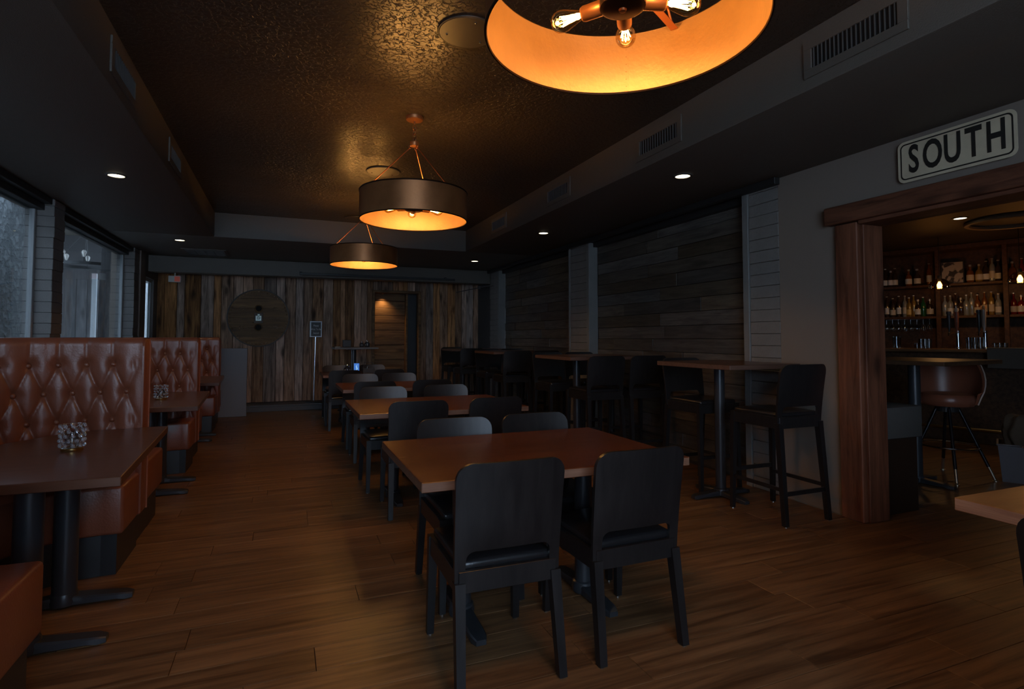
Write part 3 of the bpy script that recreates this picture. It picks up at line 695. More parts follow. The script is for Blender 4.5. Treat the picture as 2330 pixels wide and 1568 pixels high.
# ================================================================ BOOTHS
def arc(cx, cy, r, a0, a1, n): return [(cx + r * math.cos(R(a0 + (a1 - a0) * i / n)), cy + r * math.sin(R(a0 + (a1 - a0) * i / n))) for i in range(n + 1)]
def path_sample(pts, ds):
    out = []; acc = 0; L_ = [0]
    for a, c in zip(pts, pts[1:]): L_.append(L_[-1] + math.dist(a, c))
    n = max(2, int(L_[-1] / ds)); j = 0
    for i in range(n + 1):
        s = L_[-1] * i / n
        while j < len(L_) - 2 and L_[j + 1] < s: j += 1
        f = (s - L_[j]) / (L_[j + 1] - L_[j]); a, c = pts[j], pts[j + 1]
        out.append((s, a[0] + (c[0] - a[0]) * f, a[1] + (c[1] - a[1]) * f, j))
    return out, L_[-1]
def booth(y0, y1, xe, lab, full=True):
    """U-shaped booth, open towards the aisle; y0 and y1 are the seams it shares with its neighbours"""
    t = thing('booth', lab, 'booth', (0, 0, 0), 0, 'rust leather booths along the windows')
    fd, nd = .14, .13           # thickness of the padded backs
    ya, yb = y1 - fd, y0 + nd
    r = .72; xw = -1.78
    face = [(xe, ya), (xw + r, ya)] + arc(xw + r, ya - r, r, 90, 180, 10)[1:]
    face += arc(xw + r, yb + r, r, 180, 270, 10) + [(xe, yb)] if full else []
    if not full: face = [(xe, yb), (-1.9, yb)]
    smp, LT = path_sample(face, .009)
    W, RH, Z1 = .135, .168, 1.155
    prof = []                                    # (height, setback)
    nz = 80
    for i in range(nz + 1): prof.append((.48 + (1.275 - .48) * i / nz, 0))
    for k in range(1, 7): a = R(15 * k); prof.append((1.275 + .045 * math.sin(a), .045 * (1 - math.cos(a))))
    prof += [(1.320, .09), (1.318, (fd if full else nd) - .012), (1.30, (fd if full else nd) - .003)]
    b = B(); grid = []
    sgn = 1 if not full else 1
    for i, (s, x, y, j) in enumerate(smp):
        i0, i1 = max(0, i - 2), min(len(smp) - 1, i + 2)
        tx, ty = smp[i1][1] - smp[i0][1], smp[i1][2] - smp[i0][2]; l = math.hypot(tx, ty)
        nx, ny = -ty / l, tx / l                 # toward the booth interior
        if not full: nx, ny = -nx, -ny
        if (nx * (-.9 - x) + ny * ((y0 + y1) / 2 - y)) < 0 and full: nx, ny = -nx, -ny
        if not full: nx, ny = 0, 1
        row = []
        s0 = s - .15
        for z, sb in prof:
            p = abs(math.sin(math.pi * (s0 / W)))
            A_ = (s0 / W + (z - Z1) / (2 * RH)); B_ = (s0 / W - (z - Z1) / (2 * RH))
            dm = (abs(math.sin(math.pi * A_)) * abs(math.sin(math.pi * B_)))
            kk = min(1, max(0, (z - Z1) / .06))
            edge = min(1, min(s, LT - s) / .075)
            la, lb = abs(math.sin(math.pi * A_)), abs(math.sin(math.pi * B_))
            low_ = .012 * (la * lb) ** .5 + .0075 * min(1, la / .30) ** .6 * min(1, lb / .30) ** .6
            upp = .010 * p ** .5 + .0075 * min(1, p / .22) ** .6
            h_ = low_ * (1 - kk) + upp * kk
            h_ = h_ * edge + .012 * (1 - edge)
            ra, rb = round(A_), round(B_); dd = math.hypot(W * (A_ - ra + B_ - rb) / 2, RH * (A_ - ra - B_ + rb))
            dimp = math.exp(-(dd / .032) ** 2) if ra - rb <= 0 and edge > .5 else 0
            d = h_ - .016 * dimp + .010 - sb
            row.append(b.verts.new((x + nx * d, y + ny * d, z)))
        grid.append(row)
    for A_, B_ in zip(grid, grid[1:]):
        for k in range(len(prof) - 1): b.faces.new((A_[k], B_[k], B_[k + 1], A_[k + 1]))
    pad = bm_obj('tufted_back', b, M_rust, t, smooth=False)
    for p in pad.data.polygons: p.use_smooth = True
    # buttons
    bmesh_btn = None
    nrow = 4
    for rr in range(nrow):
        k = 0
        while True:
            s = .15 + (W / 2 if rr % 2 == 1 else 0) + (k - (1 if rr % 2 else 0)) * W; k += 1
            if s > LT - .03: break
            if s < .02: continue
            i = min(range(len(smp)), key=lambda q_: abs(smp[q_][0] - s)); x, y = smp[i][1], smp[i][2]
            i0, i1 = max(0, i - 2), min(len(smp) - 1, i + 2)
            tx, ty = smp[i1][1] - smp[i0][1], smp[i1][2] - smp[i0][2]; l = math.hypot(tx, ty); nx, ny = -ty / l, tx / l
            if full and (nx * (-.9 - x) + ny * ((y0 + y1) / 2 - y)) < 0: nx, ny = -nx, -ny
            if not full: nx, ny = 0, 1
            if full and s > 2.0: continue
            if bmesh_btn is None:
                q = B(); lathe(q, [(.015, -.006), (.0165, .001), (.014, .006), (.008, .010), (0, .0115)], 12, mtx=Matrix.Rotation(R(90), 4, 'Y')); o = bm_obj('button', q, M_button, pad, smooth=True); bmesh_btn = o.data
            else: o = link_mesh('button', bmesh_btn, pad)
            o.location = (x + nx * .001, y + ny * .001, Z1 - rr * RH); o.rotation_euler = (0, 0, math.atan2(ny, nx))
    # solid body behind the padding
    if full:
        outer = [(xe - .004, y1 - .002), (xe - .004, ya + .03)] + [(xw + r, ya + .03)] + [(x_, y_) for x_, y_ in arc(xw + r, ya + .03 - r - .0, r + .0, 90, 180, 8)[1:]]
        body = [(xe - .004, y1 - .002), (-2.06, y1 - .002), (-2.06, y0 + .002), (xe - .004, y0 + .002), (xe - .004, yb - .025)]
        body += [(p[0], p[1]) for p in arc(xw + r, yb + r, r + .025, 270, 180, 8)] + [(p[0], p[1]) for p in arc(xw + r, ya - r, r + .025, 180, 90, 8)] + [(xe - .004, ya + .025)]
        q = B(); prism(q, body, .22, 1.298); bm_obj('back_frame', q, M_rust, t)
        sf = .37; sn = .58; rs = .38
        inx = -1.30
        seat = [(xe, ya + .01), (xe, ya - sf), (inx + rs, ya - sf)] + arc(inx + rs, ya - sf - rs, rs, 90, 180, 6)[1:] + arc(inx + rs, yb + sn + rs, rs, 180, 270, 6) + [(xe, yb + sn), (xe, yb - .01)]
        seat += [(p[0], p[1]) for p in arc(xw + r, yb + r, r + .01, 270, 180, 8)] + [(p[0], p[1]) for p in arc(xw + r, ya - r, r + .01, 180, 90, 8)]
        q = B(); prism(q, seat, .225, .495, .022, 3); bm_obj('seat', q, M_rust, t, smooth=True)
        e = .035; s2 = [(xe - e, y1 - .01), (xe - e, ya - sf + e), (inx + rs, ya - sf + e)] + arc(inx + rs, ya - sf - rs, rs + e, 90, 180, 6)[1:] + arc(inx + rs, yb + sn + rs, rs + e, 180, 270, 6) + [(xe - e, yb + sn - e), (xe - e, y0 + .01), (-2.06, y0 + .01), (-2.06, y1 - .01)]
        q = B(); prism(q, s2, 0, .226); bm_obj('plinth', q, M_plinth, t)
        ends = ((ya, y1, 1), (yb, y0, -1))
    else:
        q = B(); box(q, -2.05, xe - .004, y0 + .002, yb - .03, .22, 1.298); bm_obj('back_frame', q, M_rust, t)
        q = B(); box(q, -2.05, xe, yb - .02, y1, .225, .495, .022, 3); bm_obj('seat', q, M_rust, t, smooth=True)
        q = B(); box(q, -2.05, xe - .035, y0 + .01, y1 - .035, 0, .226); bm_obj('plinth', q, M_plinth, t)
        ends = ((yb, y0, -1),)
    # upholstered ends with piping at the seam
    for yi, yo, sg in ends:
        q = B(); pr = [(yi - sg * .012, .235), (yi - sg * .012, 1.25)] + [(yi - sg * .012 + sg * (.055 - .055 * math.cos(R(a))), 1.25 + .064 * math.sin(R(a))) for a in (20, 40, 60, 80)] + [(yo - sg * .03, 1.316), (yo - sg * .006, 1.28), (yo - sg * .004, .235)]
        bb = bmesh.new(); f = bb.faces.new([bb.verts.new((xe - .03, yy, zz)) for yy, zz in pr]); rr = bmesh.ops.extrude_face_region(bb, geom=[f])
        bmesh.ops.translate(bb, vec=(.042, 0, 0), verts=[v for v in rr['geom'] if isinstance(v, bmesh.types.BMVert)])
        bmesh.ops.bevel(bb, geom=bb.edges[:], offset=.008, segments=2, affect='EDGES', profile=.5); merge(q, bb)
        bm_obj('end_panel', q, M_rust, t, smooth=True)
        q = B(); tube(q, [(xe + .012, yo - sg * .010, .235), (xe + .012, yo - sg * .010, 1.262), (xe + .006, yo - sg * .012, 1.30), (xe - .03, yo - sg * .012, 1.318)], .0068, 8); bm_obj('piping', q, mat('rust_piping', (.27, .10, .06), .3), t, smooth=True)
    return t
booth(1.93, 4.27, -.81, 'rust leather booth nearest, with the widest tufted back')
booth(4.27, 6.82, -.83, 'rust leather booth second from the camera, behind the first')
booth(6.82, 9.37, -.87, 'rust leather booth farthest of the three full ones, by the window')
booth(9.37, 10.05, -.90, 'rust leather bench behind the farthest full booth, against the grey panel', False)
q = B(); box(q, -2.05, -.555, 10.43, 10.47, .003, 1.14, .004); tag(bm_obj('divider_panel', q, M_panel), 'plain grey divider panel at the end of the booths', 'panel')
def booth_table(yc, dx, lab, rz):
    t = thing('booth_table', lab, 'table', (-.63 + dx, yc, 0), rz, 'booth tables')
    poly = [(.035, -.70), (-.035, .72)] + [(-.36, .72), (-.56, .60), (-.72, .36), (-.76, .1), (-.74, -.3), (-.60, -.56), (-.42, -.69)]
    q = B(); prism(q, poly[::-1], .722, .762, .003, 1, top=True); bm_obj('tabletop', q, [M_btable, M_btable], t)
    for yy in (-.42, .04): t_base(t, -.35, yy, .722, 'X', .29, .052)
booth_table(3.41, 0, 'polygonal brown table in the nearest booth', 0)
booth_table(5.94, -.04, 'polygonal brown table in the second booth', 0)
booth_table(8.55, -.13, 'polygonal brown table in the farthest booth', 0)
# candle holders
def candle(x, y, z, lab, k=1.0):
    t = thing('candle_holder', lab, 'candle holder', (x, y, z), 0, 'glass bead candle holders'); t.scale = (k, k, k)
    q = B(); lathe(q, [(0, 0), (.044, 0), (.046, .003), (.046, .013), (.040, .018), (0, .018)], 28); bm_obj('base', q, M_brass, t, smooth=True)
    q = B(); lathe(q, [(.026, .02), (.030, .028), (.030, .092), (.028, .095), (.027, .03), (0, .026)], 20); bm_obj('glass_cup', q, M_clear, t, smooth=True)
    q = B()
    for k_ in range(10):
        a = k_ * PI / 5
        tube(q, [((.046 + .005 * math.sin(z_ * 90 + k_)) * math.cos(a + .25 * math.sin(z_ * 80 + k_ * PI)), (.046 + .005 * math.sin(z_ * 90 + k_)) * math.sin(a + .25 * math.sin(z_ * 80 + k_ * PI)), z_) for z_ in [.016 + i * .0102 for i in range(12)]], .0012, 5)
    torus(q, (0, 0, .018), .046, .0015, 28, 6); torus(q, (0, 0, .128), .048, .0015, 28, 6)
    bm_obj('wire_cage', q, M_chrome, t, smooth=True)
    bead = None
    mb = mat('crystal_bead', (.75, .80, .88), .04, 0.0, spec=1.0); mb.node_tree.nodes['Principled BSDF'].inputs['Transmission Weight'].default_value = .75
    for rz_ in range(5):
        for k_ in range(10):
            a = (k_ + .5 * (rz_ % 2)) * PI / 5
            if bead is None:
                q = B(); bmesh.ops.create_icosphere(q, subdivisions=2, radius=.0088); o = bm_obj('bead', q, mb, t, smooth=True); bead = o.data
            else: o = link_mesh('bead', bead, t)
            o.location = (.050 * math.cos(a), .050 * math.sin(a), .028 + rz_ * .0235)
candle(-.96, 3.42, .762, 'glass bead candle holder on the nearest booth table')
candle(-1.01, 5.89, .762, 'glass bead candle holder on the second booth table')

# ================================================================ BACK WALL DECORATION
t = thing('barrel_head', 'huge round riveted wooden barrel head on the plank wall', 'wall decoration', (-.43, 11.42, 1.68))
RW = .53
for i in range(6):
    za = -RW + i * 2 * RW / 6; zb = za + 2 * RW / 6
    pts = []; n = 10
    zz = [za + .002 + (zb - za - .004) * k / n for k in range(n + 1)]
    rim = lambda z_: math.sqrt(max(0, (RW - .012) ** 2 - z_ * z_))
    poly = [(-rim(z_), z_) for z_ in zz] + [(rim(z_), z_) for z_ in zz[::-1]]
    poly = [p for k, p in enumerate(poly) if k == 0 or math.dist(p, poly[k - 1]) > 1e-4]
    if math.dist(poly[0], poly[-1]) < 1e-4: poly = poly[:-1]
    q = B(); prism(q, poly, 0, .04, 0, 1, mtx=Matrix.Translation((0, .03, 0)) @ Matrix.Rotation(R(90), 4, 'X')); bm_obj('board', q, M_hplank, t)
q = B(); lathe(q, [(RW - .014, -.016), (RW, -.016), (RW, .045), (RW - .014, .045)], 72, closed=True, mtx=Matrix.Rotation(R(90), 4, 'X') @ Matrix.Translation((0, 0, -.0))); bm_obj('rim', q, M_black, t, smooth=True)
rv = None
def rivet(x, z, k=1.0):
    global rv
    if rv is None:
        q = B(); lathe(q, [(.014, 0), (.013, .008), (.007, .014), (0, .016)], 10, mtx=Matrix.Rotation(R(90), 4, 'X')); o = bm_obj('rivet', q, mat('rivet_bronze', (.42, .28, .17), .4, .6), t, smooth=True); rv = o.data
    else: o = link_mesh('rivet', rv, t)
    o.location = (x, -.012, z); o.scale = (k, k, k)
for k in range(44): a = k * 2 * PI / 44; rivet((RW - .045) * math.cos(a), (RW - .045) * math.sin(a), .95)
for sx in (-1, 1):
    for sz in (-1, 1):
        for dx, dz in ((0, .022), (.03, -.02), (-.03, -.022), (.028, .024), (-.028, .02)): rivet(sx * .285 + dx, sz * .175 + dz, .8)
for sz in (-1, 1):
    q = B(); lathe(q, [(0, .006), (.052, .006), (.056, .012), (.068, .018), (.072, .004)], 28, mtx=Matrix.Translation((0, -.008, sz * .175)) @ Matrix.Rotation(R(90), 4, 'X')); bm_obj('bung_ring', q, M_hplank, t, smooth=True)
    q = B(); lathe(q, [(0, .013), (.051, .013)], 28, mtx=Matrix.Translation((0, -.008, sz * .175)) @ Matrix.Rotation(R(90), 4, 'X')); bm_obj('bung_hole', q, M_ventin, t)
q = B(); box(q, -.075, .075, -.026, -.010, -.095, .095, .004); bm_obj('plaque_plate', q, M_barwood, t)
q = B(); box(q, -.052, .052, -.036, -.026, -.055, .045, .006); box(q, -.02, .02, -.036, -.026, .045, .075, .004); lathe(q, [(0, .006), (.02, .004), (.03, 0)], 16, mtx=Matrix.Translation((0, -.036, 0)) @ Matrix.Rotation(R(90), 4, 'X')); bm_obj('crest_plaque', q, mat('verdigris_plaque', (.36, .42, .38), .4, .5), t)
for dx in (-.09, .09):
    for dz in (-.085, .085): rivet(dx, dz, .8)

# queue sign on a pole
t = thing('sign_stand', 'chrome pole stand with a framed waiting sign on the step', 'sign', (.545, 11.2, .12))
q = B(); lathe(q, [(0, 0), (.15, 0), (.15, .012), (.02, .02), (0, .02)], 32); bm_obj('base', q, M_black, t, smooth=True)
q = B(); tube(q, [(0, 0, .02), (.018, 0, 1.21)], .0125, 12); bm_obj('pole', q, M_chrome, t, smooth=True)
q = B()
for a in ((-.108, .108, 1.485, 1.505), (-.108, .108, 1.205, 1.225), (-.108, -.084, 1.225, 1.485), (.090, .108, 1.225, 1.485)): box(q, a[0] + .02, a[1] + .02, -.012, .008, a[2], a[3], .003)
bm_obj('frame', q, mat('satin_frame', (.30, .33, .36), .45, .6), t)
q = B(); box(q, -.064 + 0, .110, -.004, .004, 1.225, 1.485); sp = bm_obj('sign_panel', q, M_black, t)
def text_mesh(name, s, size, parent, loc, rot, m, extr=.001, off=0, sx=1, align='CENTER'):
    c = bpy.data.curves.new(name, 'FONT'); c.body = s; c.size = size; c.extrude = extr; c.align_x = align; c.align_y = 'CENTER'; c.offset = off; c.resolution_u = 4
    tmp = bpy.data.objects.new('tmp', c); COL.objects.link(tmp)
    dg = bpy.context.evaluated_depsgraph_get(); me = bpy.data.meshes.new_from_object(tmp.evaluated_get(dg)); me.name = name
    bpy.data.objects.remove(tmp); bpy.data.curves.remove(c)
    me.materials.clear(); me.materials.append(m); o = link_mesh(name, me, parent, loc, rot); o.scale = (sx, 1, 1); return o
M_ink = mat('grey_lettering', (.55, .55, .52), .5)
for k, s in enumerate(('Please', 'Wait To Be', 'Seated')):
    text_mesh('lettering', s, .048, sp, (.023, -.0055, 1.42 - k * .068), (R(90), 0, 0), M_ink, .0006, 0, .8)

# black rail with a hook under the beam, and the pivot arm on the right
t = thing('hanging_rail', 'black rail with a hook hanging below the dropped beam', 'rail', (0, 10.62, 0))
q = B(); box(q, .25, 3.1, -.02, .02, 2.43, 2.47, .003); bm_obj('rail', q, M_black, t)
q = B(); tube(q, [(.30, 0, 2.43), (.30, 0, 2.39), (.315, 0, 2.365), (.335, 0, 2.36), (.35, 0, 2.375)], .006, 8); bm_obj('hook', q, M_vent, t, smooth=True)
q = B(); box(q, .25, .29, 0, .10, 2.45, 2.49, .003); box(q, 2.9, 2.94, 0, .10, 2.45, 2.49, .003); bm_obj('bracket', q, M_black, t)
t = thing('swing_arm', 'thin dark swing arm with a round joint by the far right wall', 'bracket', (3.87, 10.5, 2.33))
q = B(); tube(q, [(0, 0, .02), (-.12, .10, .01), (-.2, .3, 0)], .009, 8); bm_obj('arm', q, M_vent, t, smooth=True)
q = B(); lathe(q, [(0, -.035), (.03, -.03), (.034, 0), (.03, .03), (0, .035)], 16, (-.2, .3)); bm_obj('joint', q, M_vent, t, smooth=True)
q = B(); tube(q, [(-.2, .3, 0), (-.55, .75, -.07)], .008, 8); bm_obj('arm', q, M_vent, t, smooth=True)
# exit light
t = thing('exit_light', 'small white and red exit light box hanging under the beam', 'exit light', (-1.70, 10.82, 2.30))
q = B(); box(q, -.09, .09, -.03, .03, -.055, .05, .004); bm_obj('housing', q, M_white, t)
q = B(); box(q, .0, .08, -.033, -.0305, -.045, .04); bm_obj('face', q, mat('red_face', (.5, .08, .04), .4, emit=(1, .15, .06), estr=.06), t)
q = B(); tube(q, [(0, 0, .05), (0, 0, .10)], .012, 8); bm_obj('stem', q, M_white, t)

# tall table by the back wall with small things on it
t = thing('tall_side_table', 'tall narrow dark table standing before the back wall', 'table', (1.21, 10.6, 0))
top_obj(t, rect(-.38, .38, -.30, .30), 1.11, 1.145, M_barwood, M_trimw); t_base(t, -.02, 0, 1.11, '+', .27, .045)
t = thing('napkin_box', 'black box on the tall table at the back', 'box', (1.07, 10.62, 1.145))
q = B(); box(q, -.07, .07, -.07, .07, 0, .13, .006); bm_obj('body', q, M_black, t)
q = B(); box(q, .0705, .073, -.04, .04, .02, .11, .002); bm_obj('slot_plate', q, M_chrome, t)
def pot(x, y, z, lab, s=1.0, tagc=M_white):
    t = thing('condiment_jar', lab, 'jar', (x, y, z), 0, 'small jars')
    q = B(); lathe(q, [(0, 0), (.035 * s, 0), (.042 * s, .02), (.040 * s, .06 * s), (.025 * s, .075 * s), (0, .075 * s)], 18); bm_obj('body', q, M_iron, t, smooth=True)
    q = B(); lathe(q, [(.026 * s, .0755 * s), (.027 * s, .088 * s), (.010 * s, .095 * s), (.008 * s, .108 * s), (0, .110 * s)], 18); bm_obj('lid', q, M_chrome, t, smooth=True)
    q = B(); lathe(q, [(.0425 * s, .022), (.0412 * s, .05 * s)], 8); bm_obj('label', q, tagc, t)
pot(1.33, 10.58, 1.145, 'round jar left of the labelled one on the tall table'); pot(1.43, 10.60, 1.145, 'square-labelled jar at the right of the tall table', 1.15)
q = B(); box(q, -.05, .05, -.04, .04, 0, .012, .003); tag(bm_obj('small_dish', q, M_white, None, (.90, 10.5, 1.145)), 'small pale dish at the left end of the tall table', 'dish')
# items on the fourth low table
t = thing('menu_display', 'glowing blue menu display standing on the farthest low table', 'menu display', (1.07, 9.1, .762))
q = B(); box(q, -.065, .065, -.012, .012, .0, .205, .004); bm_obj('case', q, M_black, t)
q = B(); box(q, -.056, .056, -.0145, -.0125, .008, .197); bm_obj('screen', q, mat('blue_screen', (.05, .2, .6), .3, emit=(.08, .30, 1), estr=.45), t); t.scale = (.72, .72, .78); t.rotation_euler = (0, 0, R(-12))
q = B(); tube(q, [(-.02, -.0155, .03), (.012, -.0155, .09), (-.006, -.0155, .14), (.02, -.0155, .18)], [.012, .02, .012, .004], 6); 
for v in q.verts: v.co.y = -.0155 + (v.co.y + .0155) * .05
bm_obj('screen_mark', q, mat('pale_blue_mark', (.3, .6, .9), .3, emit=(.35, .65, 1), estr=.6), t)
t = thing('condiment_caddy', 'dark condiment caddy beside the blue menu display', 'caddy', (1.26, 9.15, .762))
q = B()
for a in ((-.09, .09, -.06, -.055), (-.09, .09, .055, .06), (-.09, -.085, -.055, .055), (.085, .09, -.055, .055)): box(q, a[0], a[1], a[2], a[3], .004, .07)
box(q, -.09, .09, -.06, .06, 0, .004); bm_obj('tray', q, M_black, t)
q = B(); tube(q, [(-.088, 0, .07), (-.06, 0, .16), (.06, 0, .16), (.088, 0, .07)], .004, 8); bm_obj('handle', q, M_vent, t, smooth=True)
pot(.93, 9.12, .762, 'dark jar left of the blue menu display', 1.3); pot(1.24, 9.15, .767, 'jar standing in the dark condiment caddy', .9)
q = B(); box(q, -.10, .10, -.07, .07, 0, .012, .002); box(q, -.08, .10, -.05, .07, .012, .02, .002); tag(bm_obj('paper_stack', q, M_white, None, (1.46, 9.02, .762), (0, 0, .3)), 'small stack of papers on the farthest low table', 'paper')

# chandelier outside
t = thing('wheel_chandelier', 'black ring chandelier with upright bulbs outside the second window', 'chandelier', (-3.2, 11.8, 2.55))
q = B(); lathe(q, [(.40, 0), (.425, 0), (.425, .05), (.40, .05)], 40, closed=True); bm_obj('ring', q, M_black, t, smooth=True)
for k in range(8):
    a = k * PI / 4 + .2; x, y = .412 * math.cos(a), .412 * math.sin(a)
    q = B(); lathe(q, [(0, .05), (.02, .05), (.02, .12), (0, .12)], 10, (x, y)); sk = bm_obj('socket', q, M_black, t)
    q = B(); lathe(q, [(.012, .12), (.02, .15), (.033, .19), (.034, .21), (.02, .235), (0, .24)], 14, (x, y)); bm_obj('bulb', q, mat('pale_bulb_glass', (.75, .68, .6), .2), sk, smooth=True)
    if k % 2 == 0: q = B(); tube(q, [(x, y, .05), (.04 * math.cos(a), .04 * math.sin(a), .58)], .006, 6); bm_obj('rod', q, M_vent, t)
q = B(); lathe(q, [(0, .58), (.09, .58), (.09, .64), (.02, .64), (.02, .80), (0, .80)], 20); bm_obj('canopy', q, M_black, t)

# ================================================================ SOUTH SIGN
t = thing('road_sign', 'worn white SOUTH road sign above the cedar doorway', 'sign', (3.845, 2.17, 2.492), R(-90))
def rrect(hx, hz, r, n=6):
    return [(sx * (hx - r) + r * math.cos(a), sz * (hz - r) + r * math.sin(a)) for sx, sz, a0 in ((1, 1, 0), (-1, 1, 90), (-1, -1, 180), (1, -1, 270)) for a in [R(a0 + 90 * i / n) for i in range(n + 1)]]
rotx = Matrix.Rotation(R(90), 4, 'X')
m_sign = mat('worn_sign_white', (.62, .53, .37), .5, var=.28, vscale=7, bump=.05)
q = B(); prism(q, rrect(.335, .138, .042), 0, .004, 0, mtx=rotx); bm_obj('plate', q, m_sign, t)
ro, ri = rrect(.318, .121, .032), rrect(.309, .112, .025)
q = B(); a_ = [q.verts.new((x, -.0052, z)) for x, z in ro]; c_ = [q.verts.new((x, -.0052, z)) for x, z in ri]
for k in range(len(a_)): q.faces.new((a_[k], a_[(k + 1) % len(a_)], c_[(k + 1) % len(a_)], c_[k]))
M_letter = mat('black_sign_paint', (.02, .018, .015), .5); bm_obj('border', q, M_letter, t)
for k, ch in enumerate('SOUTH'):
    text_mesh('letter', ch, .255, t, (-.232 + k * .116, -.0058, 0), (R(90), 0, 0), M_letter, .0008, .0055, .58)
for x, z in ((0, .098), (0, -.098)):
    q = B(); lathe(q, [(.007, .004), (.006, .007), (0, .007)], 10, mtx=Matrix.Translation((x, 0, z)) @ rotx); bm_obj('bolt', q, m_sign, t)

# ================================================================ BAR ROOM
B0 = Vector((8.72, 5.95, 0)); U = Vector((.312, -.95, 0)); U.normalize(); Nn = Vector((.95, .312, 0)); Nn.normalize()
BR = math.atan2(U.y, U.x)
def bl(t_, off, z): p = B0 + U * t_ + Nn * off; return (p.x, p.y, z)
# local frame of bar things: +x along the bar (to the right), -y toward the room... built with y = -off
wbr = root('wall_bar', 'dark walls of the bar room', 'wall')
for x0, x1, y0, y1 in ((4.08, 12, 7.6, 7.7), (11.9, 12.0, -2.6, 7.7), (4.0, 4.07, 2.85, 3.5)):
    q = B(); box(q, x0, x1, y0, y1, 0, ZS); bm_obj('wall_panel', q, mat('bar_dark_paint', (.035, .022, .014), .7), wbr)
bb_ = thing('back_bar', 'dark wooden back bar shelving behind the counter', 'shelving', tuple(B0), BR)
def bbox(n, x0, x1, o0, o1, z0, z1, m=M_barwood, par=bb_, bev=.003): q = B(); box(q, x0, x1, o0, o1, z0, z1, bev); return bm_obj(n, q, m, par)
# in this frame +y = away from the room (Nn is +90deg from U)
S = 1 if (Matrix.Rotation(BR, 3, 'Z') @ Vector((0, 1, 0))).dot(Nn) > 0 else -1
def yo(a, c): return (min(S * a, S * c), max(S * a, S * c))
bbox('back_panel', -1.6, 3.2, *yo(.34, .37), 0, 2.66)
for z in (1.60, 2.07): bbox('shelf', -1.6, 3.2, *yo(.0, .34), z, z + .035)
bbox('header', -1.6, 3.2, *yo(-.02, .34), 2.60, 2.665)
for x in (-.9, -.1, .655, 1.415, 2.2, 3.0): bbox('upright', x, x + .055, *yo(-.02, .02), .95, 2.60)
bbox('base_cabinet', -1.6, 3.2, *yo(-.30, .34), 0, .92); bbox('work_top', -1.6, 3.2, *yo(-.33, .34), .92, .96, M_iron)
bc = thing('bar_counter', 'long dark bar counter with a copper-lit edge', 'counter', tuple(B0), BR)
bbox('counter_top', -2.2, 2.6, *yo(-1.30, -.72), 1.13, 1.175, wood('bar_top_wood', (.10, .05, .025), (.2, .11, .055), 0, .25), bc, .012)
bbox('front_panel', -2.2, 2.6, *yo(-1.12, -1.07), 0, 1.13, M_barwood, bc)
q = B(); tube(q, [(-2.2, S * -1.22, .18), (2.6, S * -1.22, .18)], .02, 10); bm_obj('foot_rail', q, M_brass, bc, smooth=True)
q = B(); box(q, 1.44, 2.2, *yo(-1.335, -1.315), .95, 1.185, .004); box(q, 1.44, 2.2, *yo(-1.335, -1.0), 1.18, 1.195, .004)
o = tag(bm_obj('counter_flap', q, M_grey, None, tuple(B0), (0, 0, BR)), 'pale grey cloth hanging over the edge of the bar counter', 'cloth')
# bottles
bot_cols = {'amber': (.26, .09, .015), 'clear': (.34, .36, .35), 'green': (.02, .12, .03), 'dark': (.06, .035, .02), 'red': (.25, .015, .01), 'gold': (.34, .21, .04)}
def bottle_protos(nm, c):
    m = mat('bottle_' + nm, c, .08, spec=.8); m.node_tree.nodes['Principled BSDF'].inputs['Transmission Weight'].default_value = .35
    return m
shapes = [[(0, 0), (.034, 0), (.037, .006), (.037, .17), (.030, .20), (.014, .225), (.013, .285), (.0155, .287), (.0155, .30), (0, .30)],
          [(0, 0), (.042, 0), (.045, .006), (.045, .13), (.038, .165), (.015, .19), (.014, .235), (.018, .237), (.018, .262), (0, .262)],
          [(0, 0), (.030, 0), (.032, .006), (.032, .20), (.026, .235), (.012, .26), (.012, .315), (.014, .32), (.014, .33), (0, .33)]]
GB = 'liquor bottles on the back bar'
NTH = ['first', 'second', 'third', 'fourth', 'fifth', 'sixth', 'seventh', 'eighth', 'ninth', 'tenth', 'eleventh', 'twelfth', 'thirteenth', 'fourteenth']
def bottle(t_, z, shp, nm, lc, lab, off=.12):
    x, y, zz = bl(t_, off, z)
    o = thing('bottle', lab, 'bottle', (x, y, zz), 0, GB)
    p = shapes[shp]; q = B(); lathe(q, p[:-3], 14); bm_obj('body', q, bottle_protos(nm, bot_cols[nm]), o, smooth=True)
    q = B(); lathe(q, p[-3:], 12); bm_obj('cap', q, mat('bottle_cap', (.45, .42, .38), .3, .4), o, smooth=True)
    r = p[2][0] + .0008; h0, h1 = (.035, .115) if shp != 2 else (.05, .15)
    if lc: q = B(); lathe(q, [(r, h0), (r, h1)], 14); bm_obj('label', q, mat('label_' + '%02d%02d' % (int(lc[0] * 99), int(lc[1] * 99)), lc, .7), o, smooth=True)
cream = (.55, .47, .33); whit = (.6, .58, .5); ylw = (.6, .42, .12)
top = [(-.02, 0, 'dark', whit), (.05, 1, 'dark', whit), (.11, 0, 'dark', whit), (.29, 1, 'amber', whit), (.40, 1, 'dark', whit), (.55, 2, 'amber', cream),
       (1.04, 1, 'amber', cream), (1.14, 1, 'gold', cream), (1.22, 0, 'dark', whit), (1.285, 2, 'clear', cream), (1.35, 0, 'dark', whit), (1.50, 1, 'amber', None), (1.60, 0, 'red', whit)]
col_word = {'amber': 'amber', 'clear': 'clear', 'green': 'green', 'dark': 'dark', 'red': 'red', 'gold': 'golden'}
for i, (t_, sh, nm, lc) in enumerate(top):
    side = 'left' if t_ < .66 else ('middle' if t_ < 1.42 else 'right'); k = i if t_ < .66 else (i - 6 if t_ < 1.42 else i - 11)
    bottle(t_, 2.105, sh, nm, lc, f'{col_word[nm]} bottle, {NTH[k]} from left in the {side} bay of the upper shelf')
